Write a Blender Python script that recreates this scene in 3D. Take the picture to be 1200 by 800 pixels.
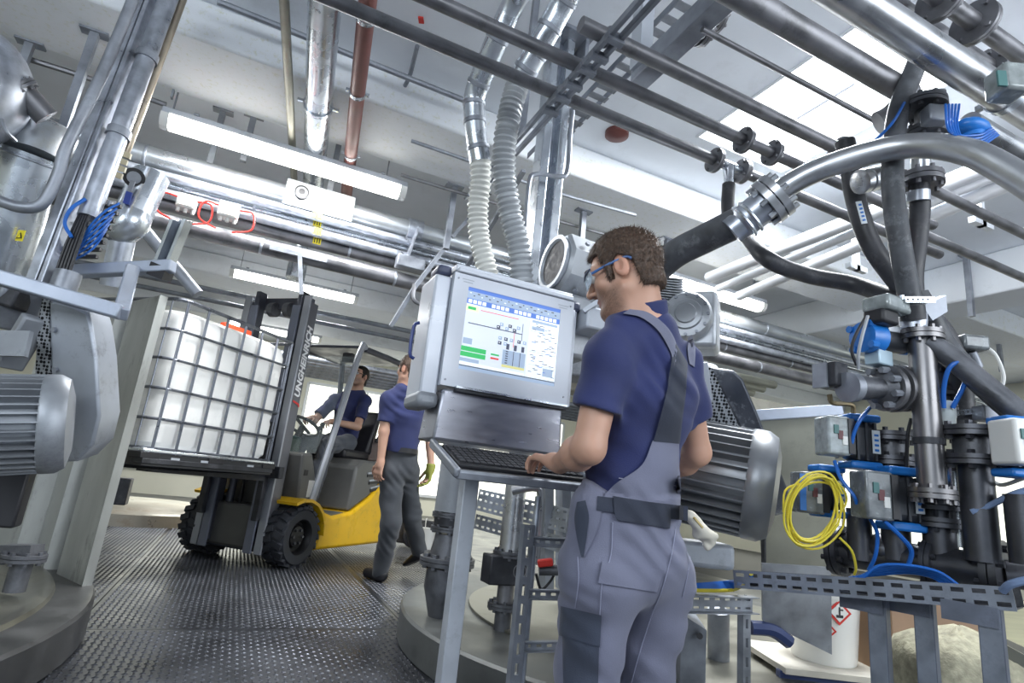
import bpy, math, random
import numpy as np
from mathutils import Vector as V, Matrix
for o in list(bpy.data.objects): bpy.data.objects.remove(o)
S = bpy.context.scene; COL = S.collection
rnd = random.Random(7)
# ---------------------------------------------------------------- camera
HC, F = .87, 670.
_x = V((1540, 335, F)).normalized(); _y = V((-310, 137, F)); _y = (_y - _x*_y.dot(_x)).normalized()
_z = _x.cross(_y)
ROW = [V((_x[i], _y[i], _z[i])) for i in range(3)]        # image right, image down, view direction in room axes
CAM = V((0, 0, HC))
cam = bpy.data.objects.new('camera', bpy.data.cameras.new('camera')); COL.objects.link(cam); S.camera = cam
cam.data.sensor_width = 36; cam.data.lens = F/1200*36; cam.data.clip_start = .05; cam.data.clip_end = 200
cam.matrix_world = Matrix((( ROW[0].x, -ROW[1].x, -ROW[2].x, 0), (ROW[0].y, -ROW[1].y, -ROW[2].y, 0), (ROW[0].z, -ROW[1].z, -ROW[2].z, HC), (0, 0, 0, 1)))
# ---------------------------------------------------------------- world, light, exposure
W = bpy.data.worlds.new('hall_daylight'); S.world = W; W.use_nodes = True
W.node_tree.nodes['Background'].inputs[0].default_value = (.72, .85, 1, 1)
W.node_tree.nodes['Background'].inputs[1].default_value = .62
S.view_settings.view_transform = 'Standard'; S.view_settings.look = 'None'; S.view_settings.gamma = 1
S.view_settings.exposure = 0.36
def lamp(name, loc, size, power, rot=(0, 0, 0), col=(1, .98, .93)):
    l = bpy.data.lights.new(name, 'AREA'); l.shape = 'RECTANGLE'; l.size, l.size_y = size; l.energy = power; l.color = col
    o = bpy.data.objects.new(name, l); COL.objects.link(o); o.location = loc; o.rotation_euler = rot; return o
lamp('left_fill_light', (-3.2, -1.5, 3.0), (3.5, 2.0), 150, (math.radians(95), 0, math.radians(-50)), (.86, .93, 1))  # added fill left behind the camera, tilted up to brighten the ceiling
lamp('rear_fill_light', (3.5, -3.2, 2.4), (5.0, 2.2), 170, (math.radians(97), 0, math.radians(5)), (.9, .95, 1))  # added rear fill aimed up at the ceiling; no window is built there
lamp('skylight_light', (2.92, 2.17, 3.405), (.8, 1.2), 150, (0, 0, 0), (.93, .97, 1))
lamp('far_hall_light', (3.5, 10.5, 3.0), (5, 2), 130, (0, 0, 0), (1, .98, .88))
# ---------------------------------------------------------------- surveying: where a sight line meets a plane of the room
def ray(px, py):
    a, b = px-600, py-400
    return V((ROW[0]*a + ROW[1]*b + ROW[2]*F))/F
def P(px, py, d=None, X=None, Y=None, Z=None):
    r = ray(px, py)
    t = d if d is not None else X/r.x if X is not None else Y/r.y if Y is not None else (Z-HC)/r.z
    return CAM + r*t
def proj(p):
    q = V(p)-CAM; w = ROW[2].dot(q); return (600+F*ROW[0].dot(q)/w, 400+F*ROW[1].dot(q)/w)
# ---------------------------------------------------------------- materials
MATS = {}
def M(name, col, metal=0., rough=.5, ns=0., na=.2, bump=0., bs=None, emit=0., alpha=1., trans=0., dirt=None, da=.5, ds=3., coat=0., col2=None, stretch=None):
    if name in MATS: return MATS[name]
    m = bpy.data.materials.new(name); m.use_nodes = True; nt = m.node_tree; N = nt.nodes; L = nt.links
    b = N['Principled BSDF']; c4 = (*col, 1)
    b.inputs['Base Color'].default_value = c4; b.inputs['Metallic'].default_value = metal; b.inputs['Roughness'].default_value = rough
    if coat: b.inputs['Coat Weight'].default_value = coat
    if trans: b.inputs['Transmission Weight'].default_value = trans
    if alpha < 1: b.inputs['Alpha'].default_value = alpha
    if emit: b.inputs['Emission Color'].default_value = c4; b.inputs['Emission Strength'].default_value = emit
    m.diffuse_color = c4
    if ns or bump or dirt:
        tc = N.new('ShaderNodeTexCoord'); vec = tc.outputs['Object']
        if stretch:
            mp = N.new('ShaderNodeMapping'); mp.inputs['Scale'].default_value = stretch; L.new(vec, mp.inputs[0]); vec = mp.outputs[0]
        src = None
        if ns:
            n = N.new('ShaderNodeTexNoise'); n.inputs['Scale'].default_value = ns; n.inputs['Detail'].default_value = 5; L.new(vec, n.inputs['Vector'])
            mx = N.new('ShaderNodeMix'); mx.data_type = 'RGBA'
            rp = N.new('ShaderNodeMapRange'); rp.inputs[1].default_value = .3; rp.inputs[2].default_value = .7; L.new(n.outputs[0], rp.inputs[0])
            L.new(rp.outputs[0], mx.inputs[0])
            c2 = col2 or tuple(min(1, c*(1+na)) for c in col); c1 = col if col2 else tuple(c*(1-na) for c in col)
            mx.inputs[6].default_value = (*c1, 1); mx.inputs[7].default_value = (*c2, 1); src = mx.outputs[2]
            rr = N.new('ShaderNodeMapRange'); rr.inputs[1].default_value = .3; rr.inputs[2].default_value = .7
            rr.inputs[3].default_value = max(.05, rough-.12); rr.inputs[4].default_value = min(1, rough+.12); L.new(n.outputs[0], rr.inputs[0]); L.new(rr.outputs[0], b.inputs['Roughness'])
        if dirt:
            n2 = N.new('ShaderNodeTexNoise'); n2.inputs['Scale'].default_value = ds; n2.inputs['Detail'].default_value = 9; n2.inputs['Roughness'].default_value = .75; L.new(vec, n2.inputs['Vector'])
            r2 = N.new('ShaderNodeMapRange'); r2.inputs[1].default_value = .54; r2.inputs[2].default_value = .66; r2.inputs[4].default_value = da; L.new(n2.outputs[0], r2.inputs[0])
            m2 = N.new('ShaderNodeMix'); m2.data_type = 'RGBA'; L.new(r2.outputs[0], m2.inputs[0])
            if src: L.new(src, m2.inputs[6])
            else: m2.inputs[6].default_value = c4
            m2.inputs[7].default_value = (*dirt, 1); src = m2.outputs[2]
        if src: L.new(src, b.inputs['Base Color'])
        if bump:
            n3 = N.new('ShaderNodeTexNoise'); n3.inputs['Scale'].default_value = bs or 60; n3.inputs['Detail'].default_value = 4; L.new(vec, n3.inputs['Vector'])
            bp = N.new('ShaderNodeBump'); bp.inputs['Strength'].default_value = bump; bp.inputs['Distance'].default_value = .01; L.new(n3.outputs[0], bp.inputs['Height']); L.new(bp.outputs[0], b.inputs['Normal'])
    MATS[name] = m; return m
galv = M('galvanised_steel', (.46, .49, .55), .75, .38, 14, .25, dirt=(.2, .21, .24), da=.45, ds=5)
galvd = M('dull_galvanised_steel', (.30, .32, .36), .6, .5, 10, .3, dirt=(.16, .17, .18), da=.5, ds=5)
bright = M('bright_sheet_steel', (.6, .64, .69), .85, .26, 8, .12)
inox = M('stainless_steel', (.52, .53, .55), .9, .33, 6, .2, dirt=(.22, .22, .22), da=.4, ds=4)
grime = M('grimy_pipe_steel', (.24, .24, .255), .75, .45, 7, .3, dirt=(.1, .1, .1), da=.6, ds=5)
iron = M('dark_cast_iron', (.13, .135, .15), .55, .5, 12, .35, dirt=(.05, .05, .055), da=.5, ds=6, bump=.2, bs=50)
dark = M('blackened_steel', (.05, .052, .06), .5, .5, 9, .4, dirt=(.2, .2, .2), da=.3, ds=8)
black = M('black_plastic', (.018, .018, .022), 0, .45)
rubber = M('black_hose_rubber', (.035, .036, .042), 0, .5, 12, .4, dirt=(.13, .13, .14), da=.5, ds=9)
dhose = M('dusty_rubber_hose', (.075, .08, .09), 0, .55, 20, .35, dirt=(.25, .26, .28), da=.5, ds=14)
white = M('white_painted_metal', (.72, .75, .79), .1, .4, 5, .05)
wplast = M('white_plastic', (.75, .75, .72), 0, .4)
ceilm = M('painted_ceiling', (.75, .785, .84), 0, .85, 1.2, .07, bump=.12, bs=18, dirt=(.5, .51, .52), da=.25, ds=1.6)
beamm = M('painted_beam', (.79, .82, .86), 0, .85, 1.5, .06, dirt=(.45, .46, .46), da=.3, ds=3, bump=.1, bs=25)
stain = M('yellow_spotted_beam', (.80, .825, .855), 0, .85, 2, .03, dirt=(.55, .54, .30), da=.45, ds=26)
wallm = M('cream_wall', (.78, .77, .66), 0, .8, 1.5, .05)
bluep = M('blue_paint', (.02, .16, .52), 0, .4, 15, .2)
bluet = M('blue_air_hose', (.015, .13, .5), 0, .35)
yellt = M('yellow_cable', (.72, .6, .05), 0, .45)
redp = M('red_plastic', (.6, .03, .02), 0, .4)
brown = M('red_brown_pipe_paint', (.2, .075, .065), .1, .45, 6, .2, dirt=(.1, .04, .04), da=.4)
greyp = M('grey_machine_paint', (.3, .32, .35), .2, .5, 8, .15, dirt=(.12, .13, .14), da=.55, ds=6)
lgrey = M('light_grey_paint', (.46, .49, .54), .2, .45, 6, .1, dirt=(.2, .21, .22), da=.4, ds=7)
towerm = M('stained_tower_sheet', (.38, .39, .375), .45, .45, 5, .28, dirt=(.13, .13, .12), da=.75, ds=7, bump=.08, bs=30, stretch=(1, 1, .3))
glow = M('fluorescent_tube_glow', (1, .99, .92), 0, .5, emit=9)
skyg = M('skylight_glow', (.95, .98, 1), 0, .5, emit=3.2)
yell = M('yellow_sticker', (.9, .75, .03), 0, .5)
# ---------------------------------------------------------------- mesh builder
def basis(ax, up=None):
    a = V(ax).normalized(); u = V(up) if up is not None else (V((0, 0, 1)) if abs(a.z) < .9 else V((1, 0, 0)))
    s = u.cross(a); s = s.normalized() if s.length > 1e-6 else a.orthogonal().normalized()
    return a, s, a.cross(s)
def smooth_path(pts, n=6):
    pts = [V(p) for p in pts]
    if len(pts) < 3: return pts
    q = [pts[0]*2-pts[1]]+pts+[pts[-1]*2-pts[-2]]; out = []
    for i in range(1, len(q)-2):
        a, b, c, e = q[i-1:i+3]
        for k in range(n):
            t = k/n; out.append(.5*((2*b)+(c-a)*t+(2*a-5*b+4*c-e)*t*t+(3*b-a-3*c+e)*t**3))
    return out+[pts[-1]]
class G:
    def __init__(s): s.v = []; s.f = []
    def add(s, vs, fs):
        k = len(s.v); s.v += [V(v) for v in vs]; s.f += [tuple(i+k for i in f) for f in fs]; return s
    def hexa(s, p):      # eight corners: bottom ring, top ring
        return s.add(p, [(3, 2, 1, 0), (4, 5, 6, 7), (0, 1, 5, 4), (1, 2, 6, 5), (2, 3, 7, 6), (3, 0, 4, 7)])
    def box(s, c, z, ax=None):   # centre, size, optional three axes
        c = V(c); A = [V(a) for a in ax] if ax else [V((1, 0, 0)), V((0, 1, 0)), V((0, 0, 1))]
        h = [A[i]*(z[i]/2) for i in range(3)]
        return s.hexa([c+h[0]*i+h[1]*j+h[2]*k for k in (-1, 1) for i, j in ((-1, -1), (1, -1), (1, 1), (-1, 1))])
    def bar(s, a, b, w, h=None, up=None):
        a, b = V(a), V(b); d, q, u = basis(b-a, up)
        return s.box((a+b)/2, ((b-a).length, w, h or w), (d, q, u))
    def cyl(s, a, b, r0, r1=None, n=16, cap=True):
        return s.lathe([(r0, 0), (r0 if r1 is None else r1, (V(b)-V(a)).length)], a, V(b)-V(a), n, cap)
    def lathe(s, prof, o, ax, n=20, cap=True, sx=1., up=None):
        a, u, w = basis(ax, up); o = V(o); vs = []; fs = []
        for r, t in prof:
            vs += [o+a*t+(u*(math.cos(2*math.pi*k/n)*sx)+w*math.sin(2*math.pi*k/n))*r for k in range(n)]
        for i in range(len(prof)-1):
            for k in range(n):
                k2 = (k+1) % n; fs.append((i*n+k, i*n+k2, (i+1)*n+k2, (i+1)*n+k))
        if cap: fs += [tuple(range(n-1, -1, -1)), tuple(range((len(prof)-1)*n, len(prof)*n))]
        return s.add(vs, fs)
    def tube(s, pts, r, n=10, sm=0, cap=True, rib=None):
        pts = smooth_path(pts, sm) if sm else [V(p) for p in pts]
        if rib:      # corrugations: pitch, depth
            fine = [pts[0]]; 
            for a, b in zip(pts, pts[1:]):
                k = max(1, int((b-a).length/(rib[0]/4)+.5)); fine += [a.lerp(b, (j+1)/k) for j in range(k)]
            pts = fine
        m = len(pts); t0 = (pts[1]-pts[0]).normalized(); u = t0.orthogonal().normalized(); vs = []; fs = []; L = 0
        for i, p in enumerate(pts):
            t = (pts[min(i+1, m-1)]-pts[max(i-1, 0)]).normalized(); u = (u-t*u.dot(t)).normalized(); w = t.cross(u)
            if i: L += (p-pts[i-1]).length
            rr = r(i/(m-1)) if callable(r) else r
            if rib: rr += rib[1]*(math.cos(2*math.pi*L/rib[0]))
            vs += [p+(u*math.cos(2*math.pi*k/n)+w*math.sin(2*math.pi*k/n))*rr for k in range(n)]
        for i in range(m-1):
            for k in range(n): k2 = (k+1) % n; fs.append((i*n+k, i*n+k2, (i+1)*n+k2, (i+1)*n+k))
        if cap: fs += [tuple(range(n-1, -1, -1)), tuple(range((m-1)*n, m*n))]
        return s.add(vs, fs)
    def prism(s, poly, ext):    # polygon points and extrusion vector
        p = [V(q) for q in poly]; e = V(ext); n = len(p)
        return s.add(p+[q+e for q in p], [tuple(range(n-1, -1, -1)), tuple(range(n, 2*n))]+[(i, (i+1) % n, n+(i+1) % n, n+i) for i in range(n)])
    def ball(s, c, r, n=12, ax=None):
        c = V(c); r = r if hasattr(r, '__len__') else (r, r, r); A = [V(a) for a in ax] if ax else [V((1, 0, 0)), V((0, 1, 0)), V((0, 0, 1))]
        vs = []; fs = []; m = n//2+1
        for i in range(1, m):
            th = math.pi*i/m
            for k in range(n): ph = 2*math.pi*k/n; vs.append(c+A[0]*(r[0]*math.sin(th)*math.cos(ph))+A[1]*(r[1]*math.sin(th)*math.sin(ph))+A[2]*(r[2]*math.cos(th)))
        vs += [c+A[2]*r[2], c-A[2]*r[2]]; t = len(vs)-2
        for i in range(m-2):
            for k in range(n): k2 = (k+1) % n; fs.append((i*n+k, (i+1)*n+k, (i+1)*n+k2, i*n+k2))
        for k in range(n): k2 = (k+1) % n; fs += [(t, k, k2), (t+1, (m-2)*n+k2, (m-2)*n+k)]
        return s.add(vs, fs)
    def torus(s, c, ax, R, r, n=24, m=8, a0=0, a1=2*math.pi):
        a, u, w = basis(ax); full = a1-a0 > 6.28; k = n if full else n+1
        pts = [V(c)+(u*math.cos(a0+(a1-a0)*i/n)+w*math.sin(a0+(a1-a0)*i/n))*R for i in range(k)]
        if not full: return s.tube(pts, r, m)
        vs = []; fs = []
        for i in range(n):
            an = 2*math.pi*i/n; e = u*math.cos(an)+w*math.sin(an)
            vs += [V(c)+e*(R+r*math.cos(2*math.pi*j/m))+a*(r*math.sin(2*math.pi*j/m)) for j in range(m)]
        for i in range(n):
            for j in range(m): fs.append((i*m+j, ((i+1) % n)*m+j, ((i+1) % n)*m+(j+1) % m, i*m+(j+1) % m))
        return s.add(vs, fs)
    def xf(s, mat): s.v = [mat @ v for v in s.v]; return s
    def make(s, name, mat, par=None, bev=0, sm=38, org=None):
        lo = V((min(v[i] for v in s.v) for i in range(3))); hi = V((max(v[i] for v in s.v) for i in range(3)))
        org = V(org) if org is not None else V(((lo.x+hi.x)/2, (lo.y+hi.y)/2, lo.z))
        me = bpy.data.meshes.new(name); me.from_pydata([v-org for v in s.v], [], s.f); me.update()
        me.materials.append(mat)
        if sm: me.polygons.foreach_set('use_smooth', [True]*len(me.polygons)); me.set_sharp_from_angle(angle=math.radians(sm))
        o = bpy.data.objects.new(name, me); COL.objects.link(o); WO[o.name] = org
        if par: o.parent = par; o.location = org-WO[par.name]
        else: o.location = org
        if bev:
            b = o.modifiers.new('bevel', 'BEVEL'); b.width = bev; b.segments = 2; b.limit_method = 'ANGLE'; b.angle_limit = math.radians(50)
        return o
WO = {}
def tag(o, label=None, cat=None, group=None, kind=None):
    if label: o['label'] = label
    if cat: o['category'] = cat
    if group: o['group'] = group
    if kind: o['kind'] = kind
    return o
def thing(name, label, cat, loc, group=None):
    o = bpy.data.objects.new(name, None); COL.objects.link(o); o.location = V(loc); o.empty_display_size = .05; WO[o.name] = V(loc)
    return tag(o, label, cat, group)
def struct(o): return tag(o, kind='structure')
def write(text, size, pos, right, up, mat, par, name='lettering', shear=0, depth=.0006, align='CENTER', bold=0.):
    cu = bpy.data.curves.new(name, 'FONT'); cu.body = text; cu.size = size; cu.align_x = align; cu.align_y = 'CENTER'; cu.extrude = depth; cu.shear = shear; cu.resolution_u = 2; cu.offset = bold
    r = V(right).normalized(); n = r.cross(V(up)).normalized(); u = n.cross(r)
    o = bpy.data.objects.new(name, cu); COL.objects.link(o); p = V(pos)
    Mx = Matrix(((r.x, u.x, n.x, p.x), (r.y, u.y, n.y, p.y), (r.z, u.z, n.z, p.z), (0, 0, 0, 1)))
    dg = bpy.context.evaluated_depsgraph_get(); me = bpy.data.meshes.new_from_object(o.evaluated_get(dg)); bpy.data.objects.remove(o)
    me.materials.clear(); me.materials.append(mat)
    q = bpy.data.objects.new(name, me); COL.objects.link(q); q.parent = par; Mx.translation = p-WO[par.name]; q.matrix_basis = Mx; WO[q.name] = p
    return q
def flange_g(g, c, ax, r, t=.016, nb=8, br=None):     # a pair of bolted discs
    a, u, w = basis(ax); c = V(c); br = br or r*.12
    for sgn in (-1, 1): g.cyl(c+a*(sgn*.5*t-.42*t+0*t), c+a*(sgn*.5*t+.42*t), r, n=26)
    for k in range(nb):
        an = 2*math.pi*(k+.5)/nb; e = (u*math.cos(an)+w*math.sin(an))*(r*.8)
        g.cyl(c+e-a*t*1.7, c+e+a*t*1.7, br, n=6)
    return g
def flange(c, ax, r, par, t=.016, nb=8, mat=None): return flange_g(G(), c, ax, r, t, nb).make('flange', mat or grime, par)
def pipe(name, label, pts, r, mat, cat='pipe', group=None, sm=0, flanges=(), n=16, clamps=(), fr=None, fm=None, rib=None):
    pts = [V(p) for p in pts]; lo = min(pts, key=lambda p: p.z)
    if not flanges and not clamps: return tag(G().tube(pts, r, n, sm, rib=rib).make(name, mat), label, cat, group)
    t = thing(name, label, cat, lo, group); G().tube(pts, r, n, sm, rib=rib).make('tube', mat, t)
    for c, ax in flanges: flange(c, ax, fr or r*2.05, t, t=max(.01, r*.45), nb=4 if r < .035 else 8, mat=fm)
    for c, ax in clamps:
        a, u, w = basis(ax); c = V(c); g = G().lathe([(r*1.0, -.014), (r*1.12, -.014), (r*1.12, .014), (r*1.0, .014)], c, a, 20, False)
        for sg in (-1, 1): g.box(c+u*(r*1.3*sg), (.02, r*.5, .016), (a, u, w))
        g.make('clamp', bright, t)
    return t
def bolts(par, pts, ax, r=.006, h=.008, mat=None):
    for p in pts: G().cyl(V(p), V(p)+V(ax).normalized()*h, r, n=6).make('bolt', mat or galvd, par)
# ================================================================ THE HALL
fl = struct(G().box((3.1, 5.5, -.06), (18, 19, .08)).make('floor', M('floor_base', (.05, .052, .06), .5, .5)))
plate = M('tread_plate_steel', (.095, .10, .115), .8, .36, 2.5, .3, dirt=(.055, .058, .065), da=.55, ds=1.6)
def floor_plate(x0, y0, x1, y1, studs):
    g = G().box(((x0+x1)/2, (y0+y1)/2, -.01), (x1-x0-.006, y1-y0-.006, .02))
    if studs:
        p = .031; nx = int((x1-x0-.03)/p); ny = int((y1-y0-.03)/p); vs = []; fs = []
        for i in range(nx):
            for j in range(ny):
                x = x0+.02+(i+.5)*p; y = y0+.02+(j+.5)*p
                if not (-1.7-.0*(y-2) < x < 1.3+.22*(y-2)): continue
                a, b = (.0138, .0048) if (i+j) % 2 else (.0048, .0138); k = len(vs)
                vs += [(x-a, y, 0), (x, y-b, 0), (x+a, y, 0), (x, y+b, 0), (x, y, .0052)]
                fs += [(k, k+1, k+4), (k+1, k+2, k+4), (k+2, k+3, k+4), (k+3, k, k+4)]
        if vs: g.add(vs, fs)
    return g.make('floor_plate', plate, fl, sm=0)
for x0, x1 in ((-4, -2.2), (-2.2, -.55), (-.55, 1.1), (1.1, 2.75), (2.75, 6)):
    for y0, y1 in ((-1, 1.3), (1.3, 3.55), (3.55, 5.8), (5.8, 8.05), (8.05, 10.3), (10.3, 14)):
        floor_plate(x0, y0, x1, y1, -2.5 < x0 < 2 and 1 < y0 < 9)
# ceiling slab with the rooflight opening, beams across the hall
ZC, ZB = 3.42, 3.14
sk = (2.50, 1.55, 3.34, 2.80)
g = G()
for x0, x1, y0, y1 in ((-6, 12, -4, sk[1]), (-6, 12, sk[3], 15), (-6, sk[0], sk[1], sk[3]), (sk[2], 12, sk[1], sk[3])):
    g.box(((x0+x1)/2, (y0+y1)/2, ZC+.06), (x1-x0, y1-y0, .12))
struct(g.make('ceiling', ceilm))
wn = struct(G().box(((sk[0]+sk[2])/2, (sk[1]+sk[3])/2, ZC+.014), (sk[2]-sk[0], sk[3]-sk[1], .01)).make('window_1', skyg))
g = G()
for a, b in (((sk[0], sk[1]), (sk[2], sk[1])), ((sk[2], sk[1]), (sk[2], sk[3])), ((sk[2], sk[3]), (sk[0], sk[3])), ((sk[0], sk[3]), (sk[0], sk[1]))):
    g.bar((*a, ZC+.0), (*b, ZC+.0), .02, .016)
g.make('window_frame', white, wn)
G().bar(((sk[0]+sk[2])/2-.02, sk[1]+.35, ZC+.004), ((sk[0]+sk[2])/2-.02, sk[3]-.5, ZC+.004), .012, .012).make('glazing_bar', galvd, wn)
k = 0
for y0, y1, zb in ((-1.2, -.6, ZB), (3.36, 4.02, ZB+.02), (5.75, 6.3, ZB), (8.1, 8.7, ZB), (10.6, 11.2, ZB)):
    k += 1; struct(G().box((3.5, (y0+y1)/2, (zb+ZC)/2), (17, y1-y0, ZC-zb)).make('trim_%d' % k, stain if k == 2 else beamm, bev=.02))
for x0, x1, zb in ((5.9, 6.4, 3.02), (-3.6, -3.0, 2.9)):
    k += 1; struct(G().box(((x0+x1)/2, 5.5, (zb+ZC)/2), (x1-x0, 19, ZC-zb)).make('trim_%d' % k, beamm, bev=.02))
struct(G().box((4, 13.6, 1.7), (17, .2, 3.5)).make('wall_back', wallm))
struct(G().box((11.6, 5, 1.7), (.2, 19, 3.5)).make('wall_right', wallm))
struct(G().box((-5.5, 6, 1.7), (.2, 17, 3.5)).make('wall_left', wallm))
winm = M('hall_window_daylight', (.97, .98, .86), 0, .5, emit=1.25)
def window(n, c, w, h, ax):     # glazed band in a far wall
    ax = V(ax); z = V((0, 0, 1)); c = V(c); nn = ax.cross(z)
    wv = struct(G().box(c, (w, .04, h), (ax, nn, z)).make('window_%d' % n, winm))
    g = G()
    for sgn in (-1, 1):
        g.bar(c+z*(h/2*sgn)-ax*w/2, c+z*(h/2*sgn)+ax*w/2, .09, .06); g.bar(c+ax*(w/2*sgn)-z*h/2, c+ax*(w/2*sgn)+z*h/2, .09, .06)
    q = int(w/1.1)
    for i in range(1, q): g.bar(c+ax*(w*(i/q-.5))-z*h/2, c+ax*(w*(i/q-.5))+z*h/2, .07, .05)
    g.make('window_frame', white, wv)
window(2, (4.4, 13.47, 1.55), 6.6, 2.2, (1, 0, 0)); window(3, (11.47, 6, 1.35), 11, 1.5, (0, 1, 0)); window(4, (-.9, 13.47, 1.5), 3, 2.0, (1, 0, 0))
# ================================================================ UNDER THE CEILING
def along_x(a, z, x2=None, b=None):      # a straight run along the hall through a seen point at a known height
    p = P(*a, Z=z); return p
def hanger(name, label, px, py, z, drop, w=.042, group='ceiling hanger posts', foot=True, mat=None, lean=None):
    p = P(px, py, Z=ZC if z is None else z); t = thing(name, label, 'hanger', p-V((0, 0, drop)), group)
    q = p-V((0, 0, drop))
    G().box((p+q)/2, (w, w, drop)).make('post', mat or galvd, t)
    if foot: G().box(p-V((0, 0, .006)), (w*3.4, w*1.6, .012)).make('foot_plate', galvd, t)
    return t
# --- fluorescent batten lights
def batten(label, p, L, hang):
    t = thing('batten_light', label, 'ceiling light', p+V((0, 0, -.09)), 'fluorescent batten lights')
    x = V((1, 0, 0))
    G().box(p+V((L/2, 0, .02)), (L, .13, .05)).make('housing', lgrey, t, bev=.006)
    prof = [(0, -.07, 0), (0, -.06, -.045), (0, -.03, -.075), (0, .03, -.075), (0, .06, -.045), (0, .07, 0)]
    df = G().prism([p+V(q)+x*.05 for q in prof], x*(L-.1)).make('diffuser', glow, t)
    for s0 in (0, L-.05): G().prism([p+V(q)*1.04+x*s0 for q in prof], x*.05).make('end_cap', wplast, t)
    for sx in (.12, .88): G().box(p+V((L*sx, 0, .05)), (.03, .15, .012)).make('clip', galvd, t)
    for hx in hang: G().bar(p+V((hx, 0, .045)), V((p.x+hx, p.y, ZC)), .03, .006).make('hanger_strip', galvd, t)
    l = bpy.data.lights.new('tube_light', 'AREA'); l.shape = 'RECTANGLE'; l.size, l.size_y = L-.1, .1; l.energy = 46; l.color = (.97, .985, 1)
    o = bpy.data.objects.new('tube_light', l); COL.objects.link(o); o.location = p+V((L/2, 0, -.09))
    return t
zl = 3.0
batten('long glowing fluorescent batten hanging below the yellow-spotted beam', P(190, 136, Z=zl), 1.66, (.05, 1.5))
batten('glowing fluorescent batten above the forklift mast', P(270, 316, Z=zl), 1.5, (.1, 1.4))
batten('glowing fluorescent batten beside the head of the near worker', P(748, 314, Z=zl), 1.62, (1.5,))
batten('far fluorescent batten in the bay behind the forklift', V((-.6, 10.2, 3.0)), 1.5, (.2, 1.3))
# --- straight steel pipes running along the hall in front of the ceiling
def hrun(name, label, pa, pb, z, r, mat, **k):
    a = P(*pa, Z=z); b = P(*pb, Z=z); y = (a.y+b.y)/2
    return pipe(name, label, [V((a.x, y, z)), V((b.x, y, z))], r, mat, **k)
def yrow(px, py, z): return P(px, py, Z=z)
z0 = 2.5
a1 = P(390, -6, Z=z0); b1 = P(840, 180, Z=z0); y1 = P(600, 88, Z=z0).y
x1b = P(838, 181, Y=y1).x
pipe('process_pipe', 'dark steel pipe running to the flange above the black hose', [(a1.x-.5, y1, z0), (x1b+.02, y1, z0)], .027, grime, group=None, flanges=[((x1b, y1, z0), (1, 0, 0))], fr=.06)
y2 = P(700, 87, Z=z0).y; x2b = P(872, 158, Y=y2).x
pipe('process_pipe', 'dark steel pipe with two flanges, crossing just above the black hose top', [(P(470, -10, Z=z0).x-.5, y2, z0), (3.2, y2, z0)], .027, grime, flanges=[((x2b, y2, z0), (1, 0, 0)), ((P(905, 173, Y=y2).x, y2, z0), (1, 0, 0))], fr=.06)
y3 = P(800, 86, Z=z0).y; x3b = P(985, 165, Y=y3).x
pipe('process_pipe', 'brownish steel pipe crossing the corner of the rooflight to a single flange', [(P(680, 35, Y=y3).x, y3, z0), (x3b, y3, z0)], .029, grime, flanges=[((x3b, y3, z0), (1, 0, 0))], fr=.06)
# tee below the first flange with the black hose
t = thing('hose_tee', 'bright steel tee fitting hanging between two small flanges above the black hose', 'fitting', P(858, 205, Y=y1))
tc = V((x1b+.09, y1, z0))
G().cyl(tc-V((.06, 0, 0)), tc+V((.08, 0, 0)), .024).make('tee_body', bright, t); G().cyl(tc, tc-V((0, 0, .1)), .03, .022).make('outlet', bright, t)
flange(tc+V((.085, 0, 0)), (1, 0, 0), .06, t, nb=4)
pipe('process_pipe', 'dark steel pipe continuing past the tee fitting under the rooflight', [tc+V((.1, 0, 0)), V((3.6, y1, z0))], .027, grime)
hz = tc-V((0, 0, .1))
tag(G().tube([hz, hz-V((0, 0, .16)), P(866, 262, d=hz.dot(ROW[2])-HC*ROW[2].z-.05), P(895, 300, d=2.15), P(945, 322, d=2.2), P(1000, 333, d=2.18), P(1056, 352, d=2.0)], .031, 14, 8).make('black_hose', rubber), 'thin black rubber hose curving down from the tee fitting towards the valves', 'hose')
# --- rails across the pipes
def rail(name, label, pa, pb, z, w, h, mat, d=None):
    a = P(*pa, Z=z); b = P(*pb, Z=z); x = (a.x+b.x)/2
    return tag(G().bar((x, a.y, z), (x, b.y, z), w, h).make(name, mat, bev=.004), label, 'rail')
xr = P(660, 92, Z=2.55).x
t = thing('pipe_rail', 'narrow channel rail with pipe clamps carrying the dark steel pipes', 'rail', (xr, 1.9, 2.5))
ya, yb = P(608, 165, Z=2.47).y, 1.0
for dx in (-.022, .022): G().bar((xr+dx, ya+.1, 2.463), (xr+dx, yb, 2.463), .018, .03).make('rail_bar', galvd, t, bev=.003)
for yy in (y1, y2, y3):
    for k in (-1, 1):
        G().box((xr, yy+.05*k, 2.45), (.07, .026, .03)).make('clamp_foot', galvd, t)
    G().torus((xr, yy, z0), (1, 0, 0), .033, .008, 18, 6).make('pipe_clamp', galvd, t)
G().bar((xr-.02, ya-.05, 2.47), (xr-.02, ya-.05, ZC), .03).make('drop_post', galvd, t)
zf = 2.62; xb = P(745, 85, Z=zf).x
t = thing('channel_support', 'heavy grey steel channel with an upright, crossing above the flanged pipes', 'support', (xb, 1.6, zf-.05))
yq = P(742, 88, Z=zf).y
G().box((xb+.03, (yq+.4)/2, zf), (.085, yq-.4, .085)).make('channel', galvd, t, bev=.004)
G().bar((xb+.0, yq-.05, zf), (xb+.0, yq-.05, ZC), .07, .06).make('upright', lgrey, t)
G().box((xb+.0, yq-.05, ZC-.006), (.2, .14, .012)).make('foot_plate', galvd, t)
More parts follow.
